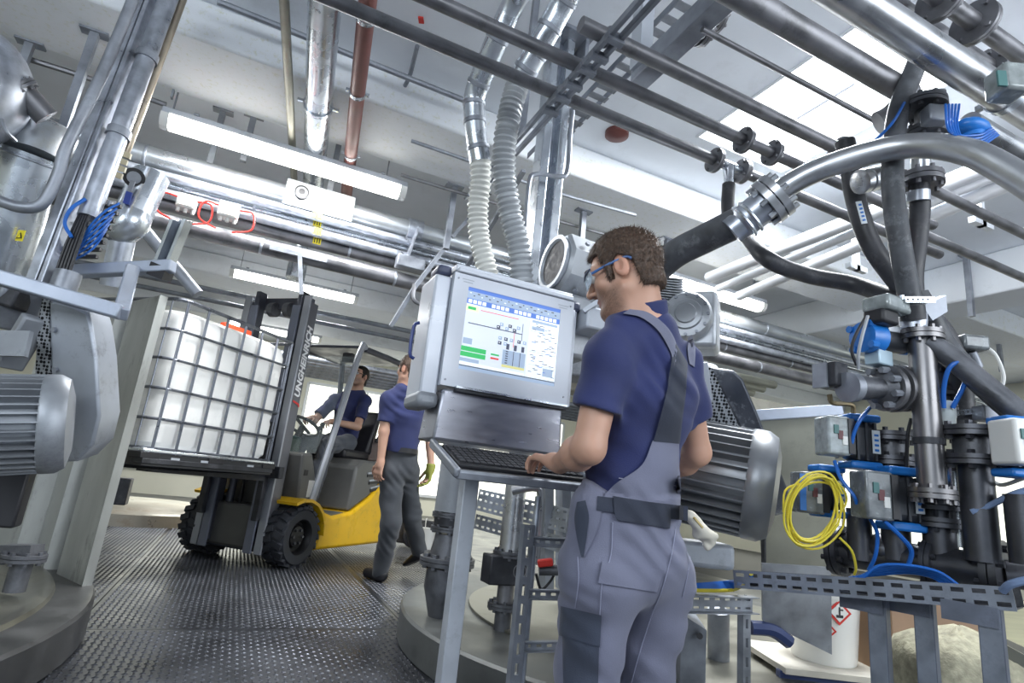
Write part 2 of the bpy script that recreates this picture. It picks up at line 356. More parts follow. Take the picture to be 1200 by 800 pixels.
# conduits and perforated tray along the depth of the hall, up to the column head
zt = 3.05; ct = P(690, 112, Z=zt)
t = thing('perforated_tray', 'perforated grey cable tray running above the dark pipes to the column head', 'cable tray', (ct.x, ct.y, zt))
for k, dx in enumerate((0, .1)):
    for j in range(26):
        if k == 0 and j % 1 == 0: G().box((ct.x+.05, .8+j*.09, zt), (.12, .045, .004)).make('tray_segment', galvd, t)
    G().bar((ct.x+dx-.006, .75, zt+.015), (ct.x+dx-.006, 3.2, zt+.015), .006, .04).make('tray_edge', galvd, t)
for k, (dx, lb) in enumerate(((-.16, 'left steel conduit of the pair beside the perforated cable tray'), (-.09, 'right steel conduit of the pair beside the perforated cable tray'))):
    tag(G().tube([(ct.x+dx, .7, zt), (ct.x+dx, 4.0, zt)], .013, 8).make('conduit', bright), lb, 'conduit')
tag(G().bar((ct.x+.02, 3.3, zt-.04), (ct.x+.02, 4.9, 2.35), .03).make('rising_conduit', galvd), 'grey square conduit dropping beyond the column head', 'conduit')
# --- steel column with conduits, standing behind the screen
cp = P(648, 180, Z=ZC-.1); cx, cy = P(637, 260, d=3.05).x, P(637, 260, d=3.05).y
t = thing('steel_column', 'tall bright steel profile column behind the control screen', 'column', (cx, cy, 1.5))
for dx in (-.05, .045): G().box((cx+dx, cy, (1.5+ZC)/2), (.05, .1, ZC-1.5)).make('column_flange', bright, t, bev=.006)
G().box((cx, cy+.03, (1.5+ZC)/2), (.05, .03, ZC-1.5)).make('column_web', galv, t)
G().box((cx, cy, ZC-.012), (.3, .24, .024)).make('head_plate', galvd, t)
for dx in (-.11, .12): G().box((cx+dx, cy-.02, ZC-.1), (.02, .16, .16)).make('head_bracket', galvd, t)
zz = P(620, 208, Y=cy-.1)
tag(G().tube([P(612, 330, Y=cy-.1), P(619, 222, Y=cy-.1), P(628, 204, Y=cy-.1), P(655, 207, Y=cy-.1), P(665, 200, Y=cy-.1), P(668, 160, Y=cy-.1), P(671, 130, Y=cy-.1)], .013, 8, 4).make('bent_conduit', galvd), 'thin grey conduit bending round the head of the bright column', 'conduit')
# --- two spiral ducts with flexible hoses that drop behind the screen
def sduct(name, label, pts, r, mat, rings, group=None):
    t = thing(name, label, 'duct', pts[-1]); g = G().tube(pts, r, 18, 5); g.make('duct_tube', mat, t)
    sp = smooth_path(pts, 5)
    for q in rings:
        i = int(q*(len(sp)-2)); a = (sp[i+1]-sp[i]).normalized(); G().lathe([(r, -.012), (r*1.07, -.008), (r*1.07, .008), (r, .012)], sp[i], a, 18, False).make('seam_ring', galvd, t)
    return t
dA = [P(640, -60, Z=3.0), P(604, 0, d=2.55), P(583, 45, d=2.62), P(566, 85, d=2.7), P(556, 115, d=2.75), P(557, 150, d=2.75), P(563, 190, d=2.75)]
sduct('spiral_duct', 'left galvanised spiral duct, bending down to a white corrugated hose', dA, .052, bright, (.35, .5, .62, .74, .86, .98))
tag(G().tube([P(563, 190, d=2.75), P(563, 215, d=2.75), P(560, 245, d=2.75), P(562, 280, d=2.74), P(572, 322, d=2.72), P(576, 345, d=2.7)], .048, 16, 6, rib=(.026, .005)).make('corrugated_hose', M('white_hose', (.7, .7, .66), 0, .5)), 'white corrugated hose hanging behind the top edge of the screen', 'hose')
dB = [P(690, -50, Z=3.0), P(662, 0, d=2.5), P(640, 40, d=2.55), P(620, 75, d=2.6), P(607, 98, d=2.64)]
sduct('spiral_duct', 'right galvanised spiral duct ending in a clamp above the grey hose', dB, .055, bright, (.3, .5, .7, .85, .99))
tag(G().tube([P(607, 98, d=2.64), P(599, 125, d=2.62), P(592, 165, d=2.6), P(591, 205, d=2.6), P(598, 250, d=2.6), P(608, 290, d=2.6), P(612, 335, d=2.6)], .05, 16, 6, rib=(.026, .006)).make('corrugated_hose', M('grey_hose', (.42, .44, .46), .2, .45)), 'grey corrugated hose hanging between the white hose and the bright column', 'hose')
# --- ducts and pipes along the depth of the hall
def drun(name, label, pa, pb, z, r, mat, cat, clamps=(), extra=None, **k):
    a, b = P(*pa, Z=z), P(*pb, Z=z); a = a+(a-b)*.25; pts = [a, b]+(extra or [])
    return pipe(name, label, pts, r, mat, cat, clamps=[(a.lerp(b, q), b-a) for q in clamps], **k)
e = P(367, 222, Z=3.1)
t = drun('round_duct', 'wide bright sheet-metal duct with a rivet seam beside the red-brown pipe', (381, 0), (367, 218), 3.12, .083, bright, 'duct', clamps=(.55,), n=28)
pa = P(381, 0, Z=3.12); pb = P(367, 218, Z=3.12); dd = (pb-pa)
for i in range(9): G().ball(pa+dd*(i/9)+V((-.012, 0, -.082)), .005, 8).make('rivet', galvd, t)
tag(G().tube([pb, pb+dd.normalized()*.09+V((0, 0, -.02)), pb+dd.normalized()*.14+V((0, 0, -.12)), pb+dd.normalized()*.14+V((0, 0, -.6)), pb+dd.normalized()*.14+V((0, 0, -.78))], .075, 20, 5).make('down_duct', bright), 'bright duct dropping behind the pipe bundle above the forklift', 'duct')
drun('drain_pipe', 'red-brown painted drain pipe with steel clamps under the ceiling', (431, 0), (405, 236), 3.08, .045, brown, 'pipe', clamps=(.24, .46, .72), n=18)
drun('riser_pipe', 'thin brownish steel pipe to the left of the wide bright duct', (333, 0), (345, 216), 3.1, .026, M('brownish_steel', (.33, .32, .27), .7, .45, 6, .2), 'pipe')
# --- thin conduits close to the slab
def cond(label, pts, z, r=.014, mat=None): return tag(G().tube([P(*q, Z=z) for q in pts], r, 8, 3 if len(pts) > 2 else 0).make('conduit', mat or galvd), label, 'conduit')
cond('thin steel conduit crossing the slab at the upper left corner', [(5, -5), (125, 44), (212, 66)], 3.38)
cond('dark conduit passing behind the left column at the long light', [(4, 60), (105, 92), (195, 123)], 3.08, .018, grime)
cond('grey conduit passing over the wide bright duct towards the spiral ducts', [(255, 2), (400, 60), (545, 118)], 3.3, .018)
cond('thin bent conduit below the slab ending near the red tag', [(300, 36), (380, 68), (460, 101), (477, 96), (489, 54)], 3.36, .014)
cond('thin conduit with a bend running behind the corrugated hoses', [(482, 165), (560, 192), (640, 222), (745, 252)], 3.04, .013)
cond('thin conduit running below the beam behind the near worker', [(470, 205), (560, 232), (700, 272), (790, 300)], 3.05, .014, grime)
def strip(label, a, b, z):
    p, q = P(*a, Z=z), P(*b, Z=z-.28); q = V((p.x, p.y, q.z)) if False else V((p.x, p.y, z-.3))
    return tag(G().bar(p, q, .035, .012).make('hanger_strip', galvd), label, 'hanger')
strip('perforated hanger strip at the left end of the long light', (214, 70), (200, 115), 3.4)
tag(G().lathe([(.001, 0), (.05, .004), (.085, .02), (.085, .05)], P(723, 155, Z=ZC)-V((0, 0, .05)), (0, 0, 1), 24).make('smoke_detector', M('dark_red_brown', (.13, .04, .035), .1, .5)), 'dark red-brown round detector on the white slab', 'detector')
tag(G().bar(P(494, 27, Z=3.4), P(493, 20, Z=3.4), .03, .01).make('red_tag', redp), 'small red tag on the slab above the bent conduit', 'tag')
# --- the big pipe bundle
zb0 = 2.86; yb0 = P(440, 258, Z=zb0).y
def brow(py): return P(440, py, Y=yb0).z
silver = M('pipe_jacket', (.5, .53, .56), .75, .35, 5, .1, dirt=(.38, .37, .3), da=.5, ds=3)
xs = (-2.6, 9.5)
bt = []
for i, (py, r, mat, lab, dy) in enumerate(((258, .078, silver, 'thickest silver jacketed pipe, topmost of the pipe bundle across the hall', 0),
        (273, .032, galv, 'galvanised pipe directly under the thickest jacketed pipe', -.05), (282, .03, bright, 'bright thin pipe in the middle of the pipe bundle', .04),
        (291, .036, galv, 'galvanised pipe above the dark pipe of the bundle', -.03), (302, .05, grime, 'dark steel pipe near the bottom of the pipe bundle', .06), (321, .06, grime, 'lowest dark grey pipe of the pipe bundle, crossing behind the screen', -.06))):
    z = P(440, py, Y=yb0+dy).z
    t = thing('bundle_pipe', lab, 'pipe', (0, yb0+dy, z-r)); G().tube([(xs[0], yb0+dy, z), (xs[1], yb0+dy, z)], r, 22).make('tube', mat, t)
    for q in range(-2, 9): G().lathe([(r, -.01), (r*1.05, -.006), (r*1.05, .006), (r, .01)], (q+.37*i % 1, yb0+dy, z), (1, 0, 0), 20, False).make('joint_ring', galv, t)
    if i in (1, 2, 3, 4):
        p = P(371, py+(-8 if i == 1 else -9)-3, Y=yb0-.12); s = G().bar((p.x-.03, yb0+dy-r-.002, z), (p.x+.03, yb0+dy-r-.002, z), .004, min(.06, r*1.5)).make('yellow_label', yell, t)
        for q in range(3): G().box((p.x-.018+.018*q, yb0+dy-r-.005, z), (.007, .002, r*.9)).make('label_mark', black, t)
# jacket box, brackets and hangers on the bundle
p = P(362, 232, Y=yb0); zc = brow(258)
t = thing('access_box', 'sheet-metal access box with a round port on the thickest jacketed pipe', 'box', (p.x, yb0, zc-.1))
G().prism([(p.x-.18, yb0-.09, zc-.11), (p.x-.18, yb0-.1, zc+.1), (p.x-.18, yb0+.1, zc+.1), (p.x-.18, yb0+.1, zc-.1)], (.52, 0, 0)).make('box_shell', silver, t, bev=.006)
for r, c in ((.055, black), (.04, galvd), (.025, black)): G().cyl((p.x-.06, yb0-.098, zc+.01), (p.x-.06, yb0-.118+.002*r*100-.01, zc+.01), r, n=20).make('port_ring', c, t)
p = P(484, 278, Y=yb0); g = G()
t = thing('saddle_bracket', 'grey sheet-metal saddle wrapped over the pipe bundle', 'bracket', (p.x, yb0, p.z-.2))
G().lathe([(.078, -.065), (.098, -.06), (.098, .06), (.078, .065)], (p.x, yb0, zc), (1, 0, 0), 22).make('saddle', galv, t)
G().bar((p.x, yb0-.1, zc-.02), (p.x-.05, yb0-.1, zc-.34), .13, .012).make('saddle_strap', galv, t)
G().bar((p.x-.13, yb0-.12, zc-.34), (p.x+.1, yb0-.12, zc-.34), .1, .1).make('saddle_block', galvd, t, bev=.008)
for lab, (tx, ty), dz in (('square hanger post beside the long light, ending at the pipe bundle', (262, 130), .62), ('square hanger post behind the middle of the long light', (298, 135), .4), ('short hanger post between the bright duct and red-brown pipe', (398, 165), .5),
        ('hanger post with flat foot right of the long light', (533, 218), .55), ('rusty square hanger post at the upper left', (112, 38), .9), ('short hanger post at the left edge of the ceiling', (36, 50), .45),
        ('hanger post behind the fan beside the bright column', (684, 247), .5), ('hanger post behind the head of the near worker', (782, 280), .5)):
    hanger('hanger_post', lab, tx, ty, ZB+.02 if tx > 500 or tx < 120 else ZC-.002, dz, group=None)
h = P(525, 300, Y=yb0-.35)
t = thing('pipe_brace', 'bent square-tube brace dropping in front of the pipe bundle beside the screen', 'brace', P(460, 385, Y=yb0-.1))
G().tube([P(533, 222, Z=ZB), P(523, 288, Y=yb0-.25), P(487, 335, Y=yb0-.2), P(458, 382, Y=yb0-.1)], .022, 4).make('brace_tube', galvd, t)
G().tube([P(602, 195, Y=yb0-.2), P(530, 278, Y=yb0-.2)], .02, 4).make('brace_diagonal', galvd, t)
tag(G().tube([P(486, 333, Y=yb0-.2), P(484, 348, Y=yb0-.2), P(490, 355, Y=yb0-.2), P(506, 357, Y=yb0-.2)], .018, 8, 4).make('conduit_elbow', grime), 'dark conduit elbow hooking under the bent brace', 'conduit')
t = thing('trapeze_hanger', 'flat channel trapeze under the lowest bundle pipe', 'hanger', P(350, 300, Y=yb0-.1))
G().bar(P(316, 290, Y=yb0-.15), P(383, 306, Y=yb0-.15), .03).make('channel', galvd, t)
G().bar(P(351, 296, Y=yb0-.15), P(353, 345, Y=yb0-.15), .03).make('drop_post', galvd, t)
# second, farther bundle and cable trays beyond the forklift
y5 = 6.9
for i, (lab, z, r) in enumerate((('upper thin pipe of the far pair above the forklift mast', 2.62, .03), ('lower thin pipe of the far pair above the forklift mast', 2.5, .025))):
    tag(G().tube([(-2.5, y5, z), (3.3, y5, z)], r, 10).make('far_pipe', galvd), lab, 'pipe')
for i in range(6):
    z = 2.25-.02*i; y = 8.0+.16*i
    tag(G().tube([(-5.4, y, z), (11.5, y, z)], .045, 10).make('far_pipe', galv), ('first','second','third','fourth','fifth','sixth')[i]+' counted downward of six parallel pipes far behind the control screen', 'pipe', 'far parallel pipes')
for i in range(5):
    tag(G().tube([(1.8, 5.0+.17*i, 2.42-.03*i), (5.8, 5.0+.17*i, 2.42-.03*i)], .05, 12).make('far_pipe', M('cream_jacket', (.6, .6, .52), .4, .45, 5, .1)), ('first','second','third','fourth','fifth','sixth')[i]+' counted downward of five cream jacketed pipes behind the near worker', 'pipe', 'cream pipes behind the near worker')
struct(G().box((5.0, 4.85, 1.98), (4.4, .35, .3)).make('trim_20', M('concrete_beam', (.3, .29, .25), 0, .85, 3, .2, dirt=(.2, .19, .17), da=.6, ds=5), bev=.02))
# white jacketed pipes slanting away at the right
for i, (a, b, r) in enumerate((((897, 299), (1150, 198), .052), ((905, 312), (1150, 212), .035), ((925, 322), (1150, 228), .045))):
    z = 2.9-.04*i; p, q = P(*a, Z=z), P(*b, Z=z); d = (p-q)
    tag(G().tube([q-d*.6, p+d*.42], r, 16).make('white_pipe', M('white_jacket', (.74, .76, .8), .2, .35)), ('upper', 'middle', 'lowest')[i]+' of the three white jacketed pipes behind the black hoses', 'pipe')
for px, py in ((1003, 300), (1148, 245)):
    p = P(px, py, Z=2.86); t = thing('pipe_hanger', ('white hanger frame by the black hose with label', 'white hanger frame at the far right of the white pipes')[px > 1100], 'hanger', p)
    G().bar(p-V((0, 0, .12)), V((p.x, p.y, ZC)), .04).make('post', white, t); G().box(p-V((0, 0, .1)), (.2, .04, .04)).make('cross_bar', white, t)
# grey pipes at far right
for lab, a, b, z, r in (('upper of the two bare pipes slanting down to the right edge', (1100, 222), (1210, 282), 2.55, .026), ('lower bare pipe with a clamp, right of the black hoses', (1085, 275), (1190, 322), 2.5, .026)):
    p, q = P(*a, Z=z), P(*b, Z=z); tag(G().tube([V((p.x-.3, (p.y+q.y)/2, z)), V((q.x+2.2, (p.y+q.y)/2, z))], r, 12).make('process_pipe', grime), lab, 'pipe')
for lab, px, py, dr in (('far hanger post right of the hoses, standing under the beam', 1132, 300, .5), ('thin hanger post at the far right under the slab', 1168, 380, .5), ('hanger post above the big dark guard', 968, 375, .4)):
    hanger('hanger_post', lab, px, py, ZC-.002, dr*1.2, group=None)

tag(slotted_strip(P(482, 165, Z=3.1), .3).make('hanger_strip', galvd), 'perforated hanger strip at the right end of the long light', 'hanger') if False else None
for lab, px, py, w in (('left white junction box with red cables under the pipe bundle', 219, 238, 20), ('right white junction box with red cables under the pipe bundle', 268, 248, 22)):
    c = P(px, py, Y=yb0-.22); k = ROW[2].dot(c-CAM)/670; t = thing('junction_box', lab, 'box', c-V((0, 0, .08)))
    G().box(c, (w*k, .09, w*k*.85)).make('box_body', wplast, t, bev=.008); G().box(c-V((0, .047, 0)), (w*k*.8, .006, w*k*.65)).make('box_lid', M('cream_lid', (.78, .77, .7), 0, .45), t, bev=.003)
    for j in range(3): G().cyl(c+V((-.04+.045*j, -.02, -w*k*.42)), c+V((-.04+.045*j, -.02, -w*k*.42-.03)), .012, n=8).make('cable_gland', wplast, t)
    for j in (-1, 1): G().tube([c+V((j*w*k*.5, 0, .03)), c+V((j*(w*k*.5+.09), -.02, .02)), c+V((j*(w*k*.5+.1), -.02, -.1)), c+V((j*.05, -.02, -.15))], .007, 6, 5).make('red_cable', redp, t)
    G().bar(c+V((0, .04, .03)), c+V((0, .2, .09)), .04, .02).make('mount', galvd, t)
# ================================================================ HELPERS FOR MACHINES
Z1 = V((0, 0, 1)); RT, FW = ROW[0], ROW[2]
RTh = V((RT.x, RT.y, 0)).normalized(); FWh = V((FW.x, FW.y, 0)).normalized()
def slotted(p0, p1, wd, w, th=.004, pitch=.05, sl=.03, rows=1, sw=.011, edge=0., g=None):
    """perforated profile: real slots left between webs; optional folded edges"""
    g = g or G(); p0, p1, wd = V(p0), V(p1), V(wd).normalized(); L = (p1-p0).length; d = (p1-p0)/L; wd = (wd-d*wd.dot(d)).normalized(); n = d.cross(wd)
    band = w/rows; n_s = max(1, int(L/pitch)); pitch = L/n_s
    lines = [-w/2]
    for r in range(rows):
        c = -w/2+band*(r+.5); lines += [c-sw/2, c+sw/2]
        for k in range(n_s+1):
            a = max(0, k*pitch-(pitch-sl)/2); b = min(L, k*pitch+(pitch-sl)/2)
            g.box(p0+d*((a+b)/2)+wd*c, (b-a, sw, th), (d, wd, n))
    lines.append(w/2)
    for i in range(0, len(lines), 2):
        a, b = lines[i], lines[i+1]; g.box(p0+d*(L/2)+wd*((a+b)/2), (L, b-a, th), (d, wd, n))
    if edge:
        for sg in (-1, 1): g.box(p0+d*(L/2)+wd*(sg*(w/2-th/2))+n*(edge/2), (L, th, edge), (d, wd, n))
    return g
perf = bpy.data.materials.new('perforated_guard_mesh'); perf.use_nodes = True
def _perf():
    nt = perf.node_tree; N, L = nt.nodes, nt.links; b = N['Principled BSDF']; b.inputs['Metallic'].default_value = .6; b.inputs['Roughness'].default_value = .5
    tc = N.new('ShaderNodeTexCoord'); v = N.new('ShaderNodeTexVoronoi'); v.inputs['Scale'].default_value = 70; v.inputs['Randomness'].default_value = .15; L.new(tc.outputs['Object'], v.inputs['Vector'])
    r = N.new('ShaderNodeMapRange'); r.inputs[1].default_value = .42; r.inputs[2].default_value = .5; L.new(v.outputs['Distance'], r.inputs[0])
    m = N.new('ShaderNodeMix'); m.data_type = 'RGBA'; m.inputs[6].default_value = (.012, .012, .014, 1); m.inputs[7].default_value = (.4, .42, .45, 1); L.new(r.outputs[0], m.inputs[0]); L.new(m.outputs[2], b.inputs['Base Color'])
_perf()
def motor(name, label, c, ax, r, L, mat, nf=34, strap=None, cowl=True):
    a, u, w = basis(ax); c = V(c); t = thing(name, label, 'motor', c-V((0, 0, r)))
    G().lathe([(r*.3, -L/2), (r*.8, -L/2), (r*.82, L*.32), (r*.86, L*.34)], c, a, 36).make('motor_body', mat, t)
    for k in range(nf):
        an = 2*math.pi*k/nf; e = u*math.cos(an)+w*math.sin(an)
        G().box(c+e*(r*.9)-a*(L*.08), (L*.78, r*.24, r*.028), (a, e, a.cross(e))).make('cooling_fin', mat, t)
    if cowl: G().lathe([(r*1.0, L*.30), (r*1.03, L*.32), (r*1.03, L*.44), (r*.93, L*.52), (r*.6, L*.56), (r*.25, L*.56)], c, a, 40).make('end_shield', mat, t)
    if strap: G().lathe([(r*1.03, -.012), (r*1.06, -.012), (r*1.06, .012), (r*1.03, .012)], c+a*strap, a, 40, False).make('tie_strap', lgrey, t)
    return t
# ================================================================ LEFT MIXER
pz = .17; pc = V((-2.60, 3.17, 0)); pr = 2.14
t = thing('machine_plinth', 'large round steel plinth under the left mixer tower', 'plinth', pc)
G().lathe([(pr-.012, 0), (pr, .012), (pr, pz-.012), (pr-.012, pz), (pr-.17, pz)], pc, Z1, 110, False).make('plinth_rim', M('plinth_steel', (.12, .12, .12), .65, .42, 5, .25, dirt=(.1, .1, .1), da=.5, ds=3), t)
lid = G().lathe([(pr-.16, pz-.004), (pr-.17, pz+.018), (pr-.21, pz+.02), (pr-.24, pz+.004), (pr-.7, pz+.05), (.02, pz+.16)], pc, Z1, 110, False).make('lid_plate', M('stained_lid', (.21, .205, .172), .6, .4, 4, .35, dirt=(.12, .115, .095), da=.5, ds=5), t)
pA = P(96, 687, Z=pz); pB = P(63, 676, Z=pz)
tz = P(201, 320, d=ROW[2].dot(P(96, 687, Z=pz)-CAM)).z
t = thing('mixer_tower', 'tall stained folded-sheet tower beside the caged white tank', 'tower', (pA.x-.15, pA.y+.05, pz))
plan = [P(96, 686, Z=pz)]
for x, y in ((66, 672), (60, 668), (42, 668), (36, 664), (12, 664), (6, 660), (-40, 655)): plan.append(P(x, y, Z=pz))
back = (pA-plan[-1]).normalized().cross(Z1); back = back if back.dot(FW) > 0 else -back
for k in range(len(plan)-1):
    a, b = plan[k], plan[k+1]; off = back*(.0 if k % 2 == 0 else .0)
    if k in (0, 2, 4, 6): a, b = a+back*(.0 if k in (0, 4) else .035), b+back*(.0 if k in (0, 4) else .035)
    else: a, b = a+back*(0 if k in (1, 5) else .035), b+back*(.035 if k in (1, 5) else 0)
    top = tz-.02*(k == 2)
    G().prism([a+V((0, 0, -.01)), b+V((0, 0, -.01)), b+back*.012-V((0, 0, .01)), a+back*.012-V((0, 0, .01))], (0, 0, top-pz)).make('sheet_panel', towerm, t)
G().prism([pA, pA+back*.05, pA+back*.05+(plan[1]-pA).normalized()*.012, pA+(plan[1]-pA).normalized()*.012], (0, 0, tz-pz-.01)).make('sheet_panel', towerm, t)
# bracket of square tubes in front of the tower
blue_grey = M('blue_grey_paint', (.38, .42, .5), .3, .45, 8, .12, dirt=(.2, .21, .24), da=.3)
bd = 2.55
t = thing('support_bracket', 'blue-grey square-tube bracket in front of the left mixer tower', 'bracket', P(135, 365, d=bd))
for q in (((-20, 320), (142, 366), bd-.42, bd-.3), ((141, 368), (155, 316), bd-.3, bd), ((72, 319), (203, 312), bd+.05, bd+.05)):
    G().bar(P(*q[0], d=q[2]), P(*q[1], d=q[3]), .055).make('square_tube', blue_grey, t, bev=.006)
q0, q1 = P(189, 318, d=bd+.06), P(213, 258, d=bd+.06)
t = thing('slotted_post', 'open bright slotted channel post standing on the end of the blue-grey bracket', 'post', q0)
dd = (q1-q0).normalized()
for s0 in (-.028, .028): G().bar(q0+RT*s0, q1+RT*s0, .014, .06, up=FW).make('channel_side', bright, t)
G().bar(q0+FW*.03, q1+FW*.03, .056, .006, up=FW).make('channel_back', galvd, t); G().bar(q0-dd*.03, q0+dd*.03, .075, up=FW).make('end_cap', black, t)
# lift column: rail, round tube, cable harness
c0, c1 = P(62, 340, d=2.42), P(196, -20, d=2.95)
t = thing('lift_column', 'tall bright steel rail and tube of the left lift column, rising to the ceiling', 'column', c0)
ax, s0, u0 = basis(c1-c0, FW)
for k, (o, w) in enumerate(((-.03, .045), (.012, .022))): G().bar(c0-s0*o if False else c0+RT*o-RT*.045, c1+RT*o-RT*.045, w, .09, up=FW).make('rail_profile', galv, t, bev=.005)
G().tube([c0+ax*.35+RT*.035, c1+RT*.035], .042, 18).make('lift_tube', galv, t)
for q in (.46, .72): G().lathe([(.042, -.02), (.05, -.02), (.05, .02), (.042, .02)], c0.lerp(c1, q)+RT*.035, ax, 18, False).make('clamp_band', galvd, t)
for k in range(5): G().tube([c0+RT*(.005+.014*k)-FW*.02, c0+ax*.2+RT*(.008+.014*k)-FW*.03, c0+ax*.4+RT*(.014+.01*k)-FW*.02], .007, 6, 3).make('cable', black, t)
G().cyl(c0+RT*.04-ax*.05, c0+RT*.04+ax*.08, .05, n=18).make('tube_socket', galvd, t)
tag(G().tube([P(160, -10, d=2.7), P(118, 90, d=2.6), P(78, 172, d=2.5), P(68, 205, d=2.48), P(50, 238, d=2.45), P(25, 243, d=2.42), P(-10, 232, d=2.4)], .024, 12, 6).make('bent_pipe', galvd), 'bent grey steel pipe sweeping down to the left edge beside the lift column', 'pipe')
tag(G().tube([P(219, -12, d=3.0), P(152, 168, d=2.75), P(147, 180, d=2.75)], .017, 10).make('brass_pipe', M('brassy_steel', (.42, .36, .28), .8, .35, 5, .2)), 'slim brassy pipe right of the lift column', 'pipe')
t = thing('pipe_fitting', 'small brass fittings stacked at the foot of the slim brassy pipe', 'fitting', P(138, 205, d=2.75))
for k in range(4): G().cyl(P(147-3*k, 178+8*k, d=2.75), P(145-3*k, 184+8*k, d=2.75), .03-.004*(k % 2), n=6).make('fitting_nut', M('brass', (.45, .4, .28), .8, .35), t)
# valve terminal with blue hoses
t = thing('valve_terminal', 'stack of black pneumatic valves beside the lift column', 'valve', P(105, 308, d=2.6))
for k in range(8):
    p = P(133-4.0*k, 242+8.4*k, d=2.6); G().bar(p-RT*(.05+.008*k), p+RT*.035, .016).make('valve_body', black, t); G().cyl(p-RT*.02, p-RT*.02+Z1*.025, .011, n=8).make('push_fitting', galvd, t)
for k in range(6): tag(G().tube([P(140-3*k, 238+6*k, d=2.55), P(120-2*k, 250+8*k, d=2.5), P(101-2*k, 272+6*k, d=2.5), P(88-2.5*k, 304, d=2.52)], .005, 6, 5).make('air_hose', bluet), ('first', 'second', 'third', 'fourth', 'fifth', 'sixth')[k]+' dark blue air hose from the top of the stacked black pneumatic valves', 'hose', 'blue hoses at the black pneumatic valves')
tag(G().tube([P(100, 233, d=2.5), P(83, 245, d=2.46), P(76, 262, d=2.45), P(84, 278, d=2.45)], .008, 6, 5).make('air_hose', bluet), 'single dark blue air hose looped on the face of the lift column', 'hose')
# jacketed ducts at the far left
t = thing('jacketed_duct', 'fat bright jacketed duct with a domed elbow at the left edge', 'duct', P(5, 330, d=2.9))
G().tube([P(-12, 350, d=2.9), P(8, 290, d=2.9), P(28, 215, d=2.9), P(40, 182, d=2.9)], .125, 28).make('duct_jacket', bright, t)
G().tube([P(40, 182, d=2.9), P(46, 168, d=2.92), P(58, 166, d=2.98), P(70, 174, d=3.05), P(80, 190, d=3.12)], lambda q: .127-.035*q, 28, 4).make('duct_elbow', silver, t)
G().lathe([(.126, -.008), (.131, -.004), (.131, .004), (.126, .008)], P(38, 188, d=2.9), P(40, 182, d=2.9)-P(28, 215, d=2.9), 28, False).make('seam_ring', galv, t)
p = P(24, 276, d=2.76); G().bar(p-Z1*.028, p+Z1*.028, .036, .002, up=FW).make('warning_sticker', yell, t); p = p-FW*.003
G().prism([p-Z1*.015-RT*.014, p-Z1*.015+RT*.014, p+Z1*.016], -FW*.002).make('warning_triangle', black, t); G().prism([p-FW*.003-Z1*.011-RT*.008, p-FW*.003-Z1*.011+RT*.008, p-FW*.003+Z1*.009], -FW*.001).make('warning_triangle_field', yell, t)
t = thing('angled_duct', 'short bright duct elbow with a round port and blue lever', 'duct', P(140, 300, d=3.0))
G().tube([P(178, 205, d=3.1), P(165, 232, d=3.05), P(157, 250, d=3.02)], .088, 24).make('duct_tube', bright, t)
G().tube([P(157, 250, d=3.02), P(152, 262, d=3.0), P(140, 266, d=3.0), P(128, 250, d=2.98)], .088, 24, 4).make('duct_elbow', bright, t)
G().tube([P(146, 268, d=3.02), P(132, 335, d=3.02)], .06, 20).make('down_pipe', galv, t)
p = P(157, 208, d=2.98); n0 = (CAM-p).normalized()
G().cyl(p, p+n0*.02, .05, n=20).make('port_ring', black, t); G().cyl(p+n0*.02, p+n0*.03, .032, n=16).make('port_cap', galvd, t)
G().bar(P(156, 212, d=2.93), P(151, 226, d=2.93), .02).make('lever', galvd, t); G().bar(P(152, 225, d=2.93), P(148, 239, d=2.93), .026).make('lever_grip', M('blue_grip', (.03, .06, .3), 0, .4), t)
tag(G().tube([P(160, 258, d=3.3), P(186, 290, d=3.3), P(232, 345, d=3.3)], .034, 12).make('slanted_pipe', galvd), 'grey pipe slanting down behind the slotted channel post', 'pipe')
t = thing('round_tank', 'large round grey tank cut by the upper left edge', 'tank', P(-40, 160, d=2.6))
G().ball(P(-44, 98, d=2.65), (.26, .26, .3), 28).make('tank_shell', galv, t); G().tube([P(12, 92, d=2.7), P(55, 138, d=2.8)], .055, 14).make('outlet_pipe', grime, t); flange(P(24, 104, d=2.72), P(55, 138, d=2.8)-P(12, 92, d=2.7), .075, t)
tag(G().tube([P(2, 140, d=2.5), P(8, 155, d=2.5), P(18, 165, d=2.55)], .009, 8, 4).make('thin_pipe', galvd), 'thin bent pipe under the round grey tank', 'pipe')
# belt guard and motor of the left mixer
gd = 2.3; poly = [(57, 351), (84, 357), (103, 366), (107, 380), (113, 420), (117, 488), (109, 521), (89, 541), (34, 543), (49, 506), (60, 468)]
t = thing('belt_guard', 'curved light grey belt guard beside the left finned motor', 'guard', P(75, 545, d=gd))
sh = [P(x, y, d=gd) for x, y in poly]; G().prism(sh, FW*.17-RT*.03).make('guard_shell', M('scuffed_guard', (.4, .43, .48), .45, .42, 4, .15, dirt=(.15, .15, .17), da=.6, ds=7), t, bev=.012)
G().prism([P(x, y, d=gd+.005) for x, y in ((57, 351), (60, 468), (49, 506), (40, 500), (40, 470), (44, 380), (50, 348))], FW*.15).make('guard_mesh', perf, t)
for x, y in ((64, 386), (66, 433), (68, 452), (76, 528)): p = P(x, y, d=gd-.004); G().cyl(p, p-FW*.012, .011, n=6).make('bolt', galvd, t)
motor('finned_motor', 'grey finned electric motor at the left edge below the belt guard', P(2, 497, d=2.02), RT*.78+FW*.55+Z1*-.06, .175, .36, M('motor_grey', (.33, .35, .38), .5, .45, 6, .2, dirt=(.1, .1, .12), da=.5), nf=36)
t = thing('gear_housing', 'oily gear housing behind the left finned motor', 'housing', P(20, 420, d=2.35))
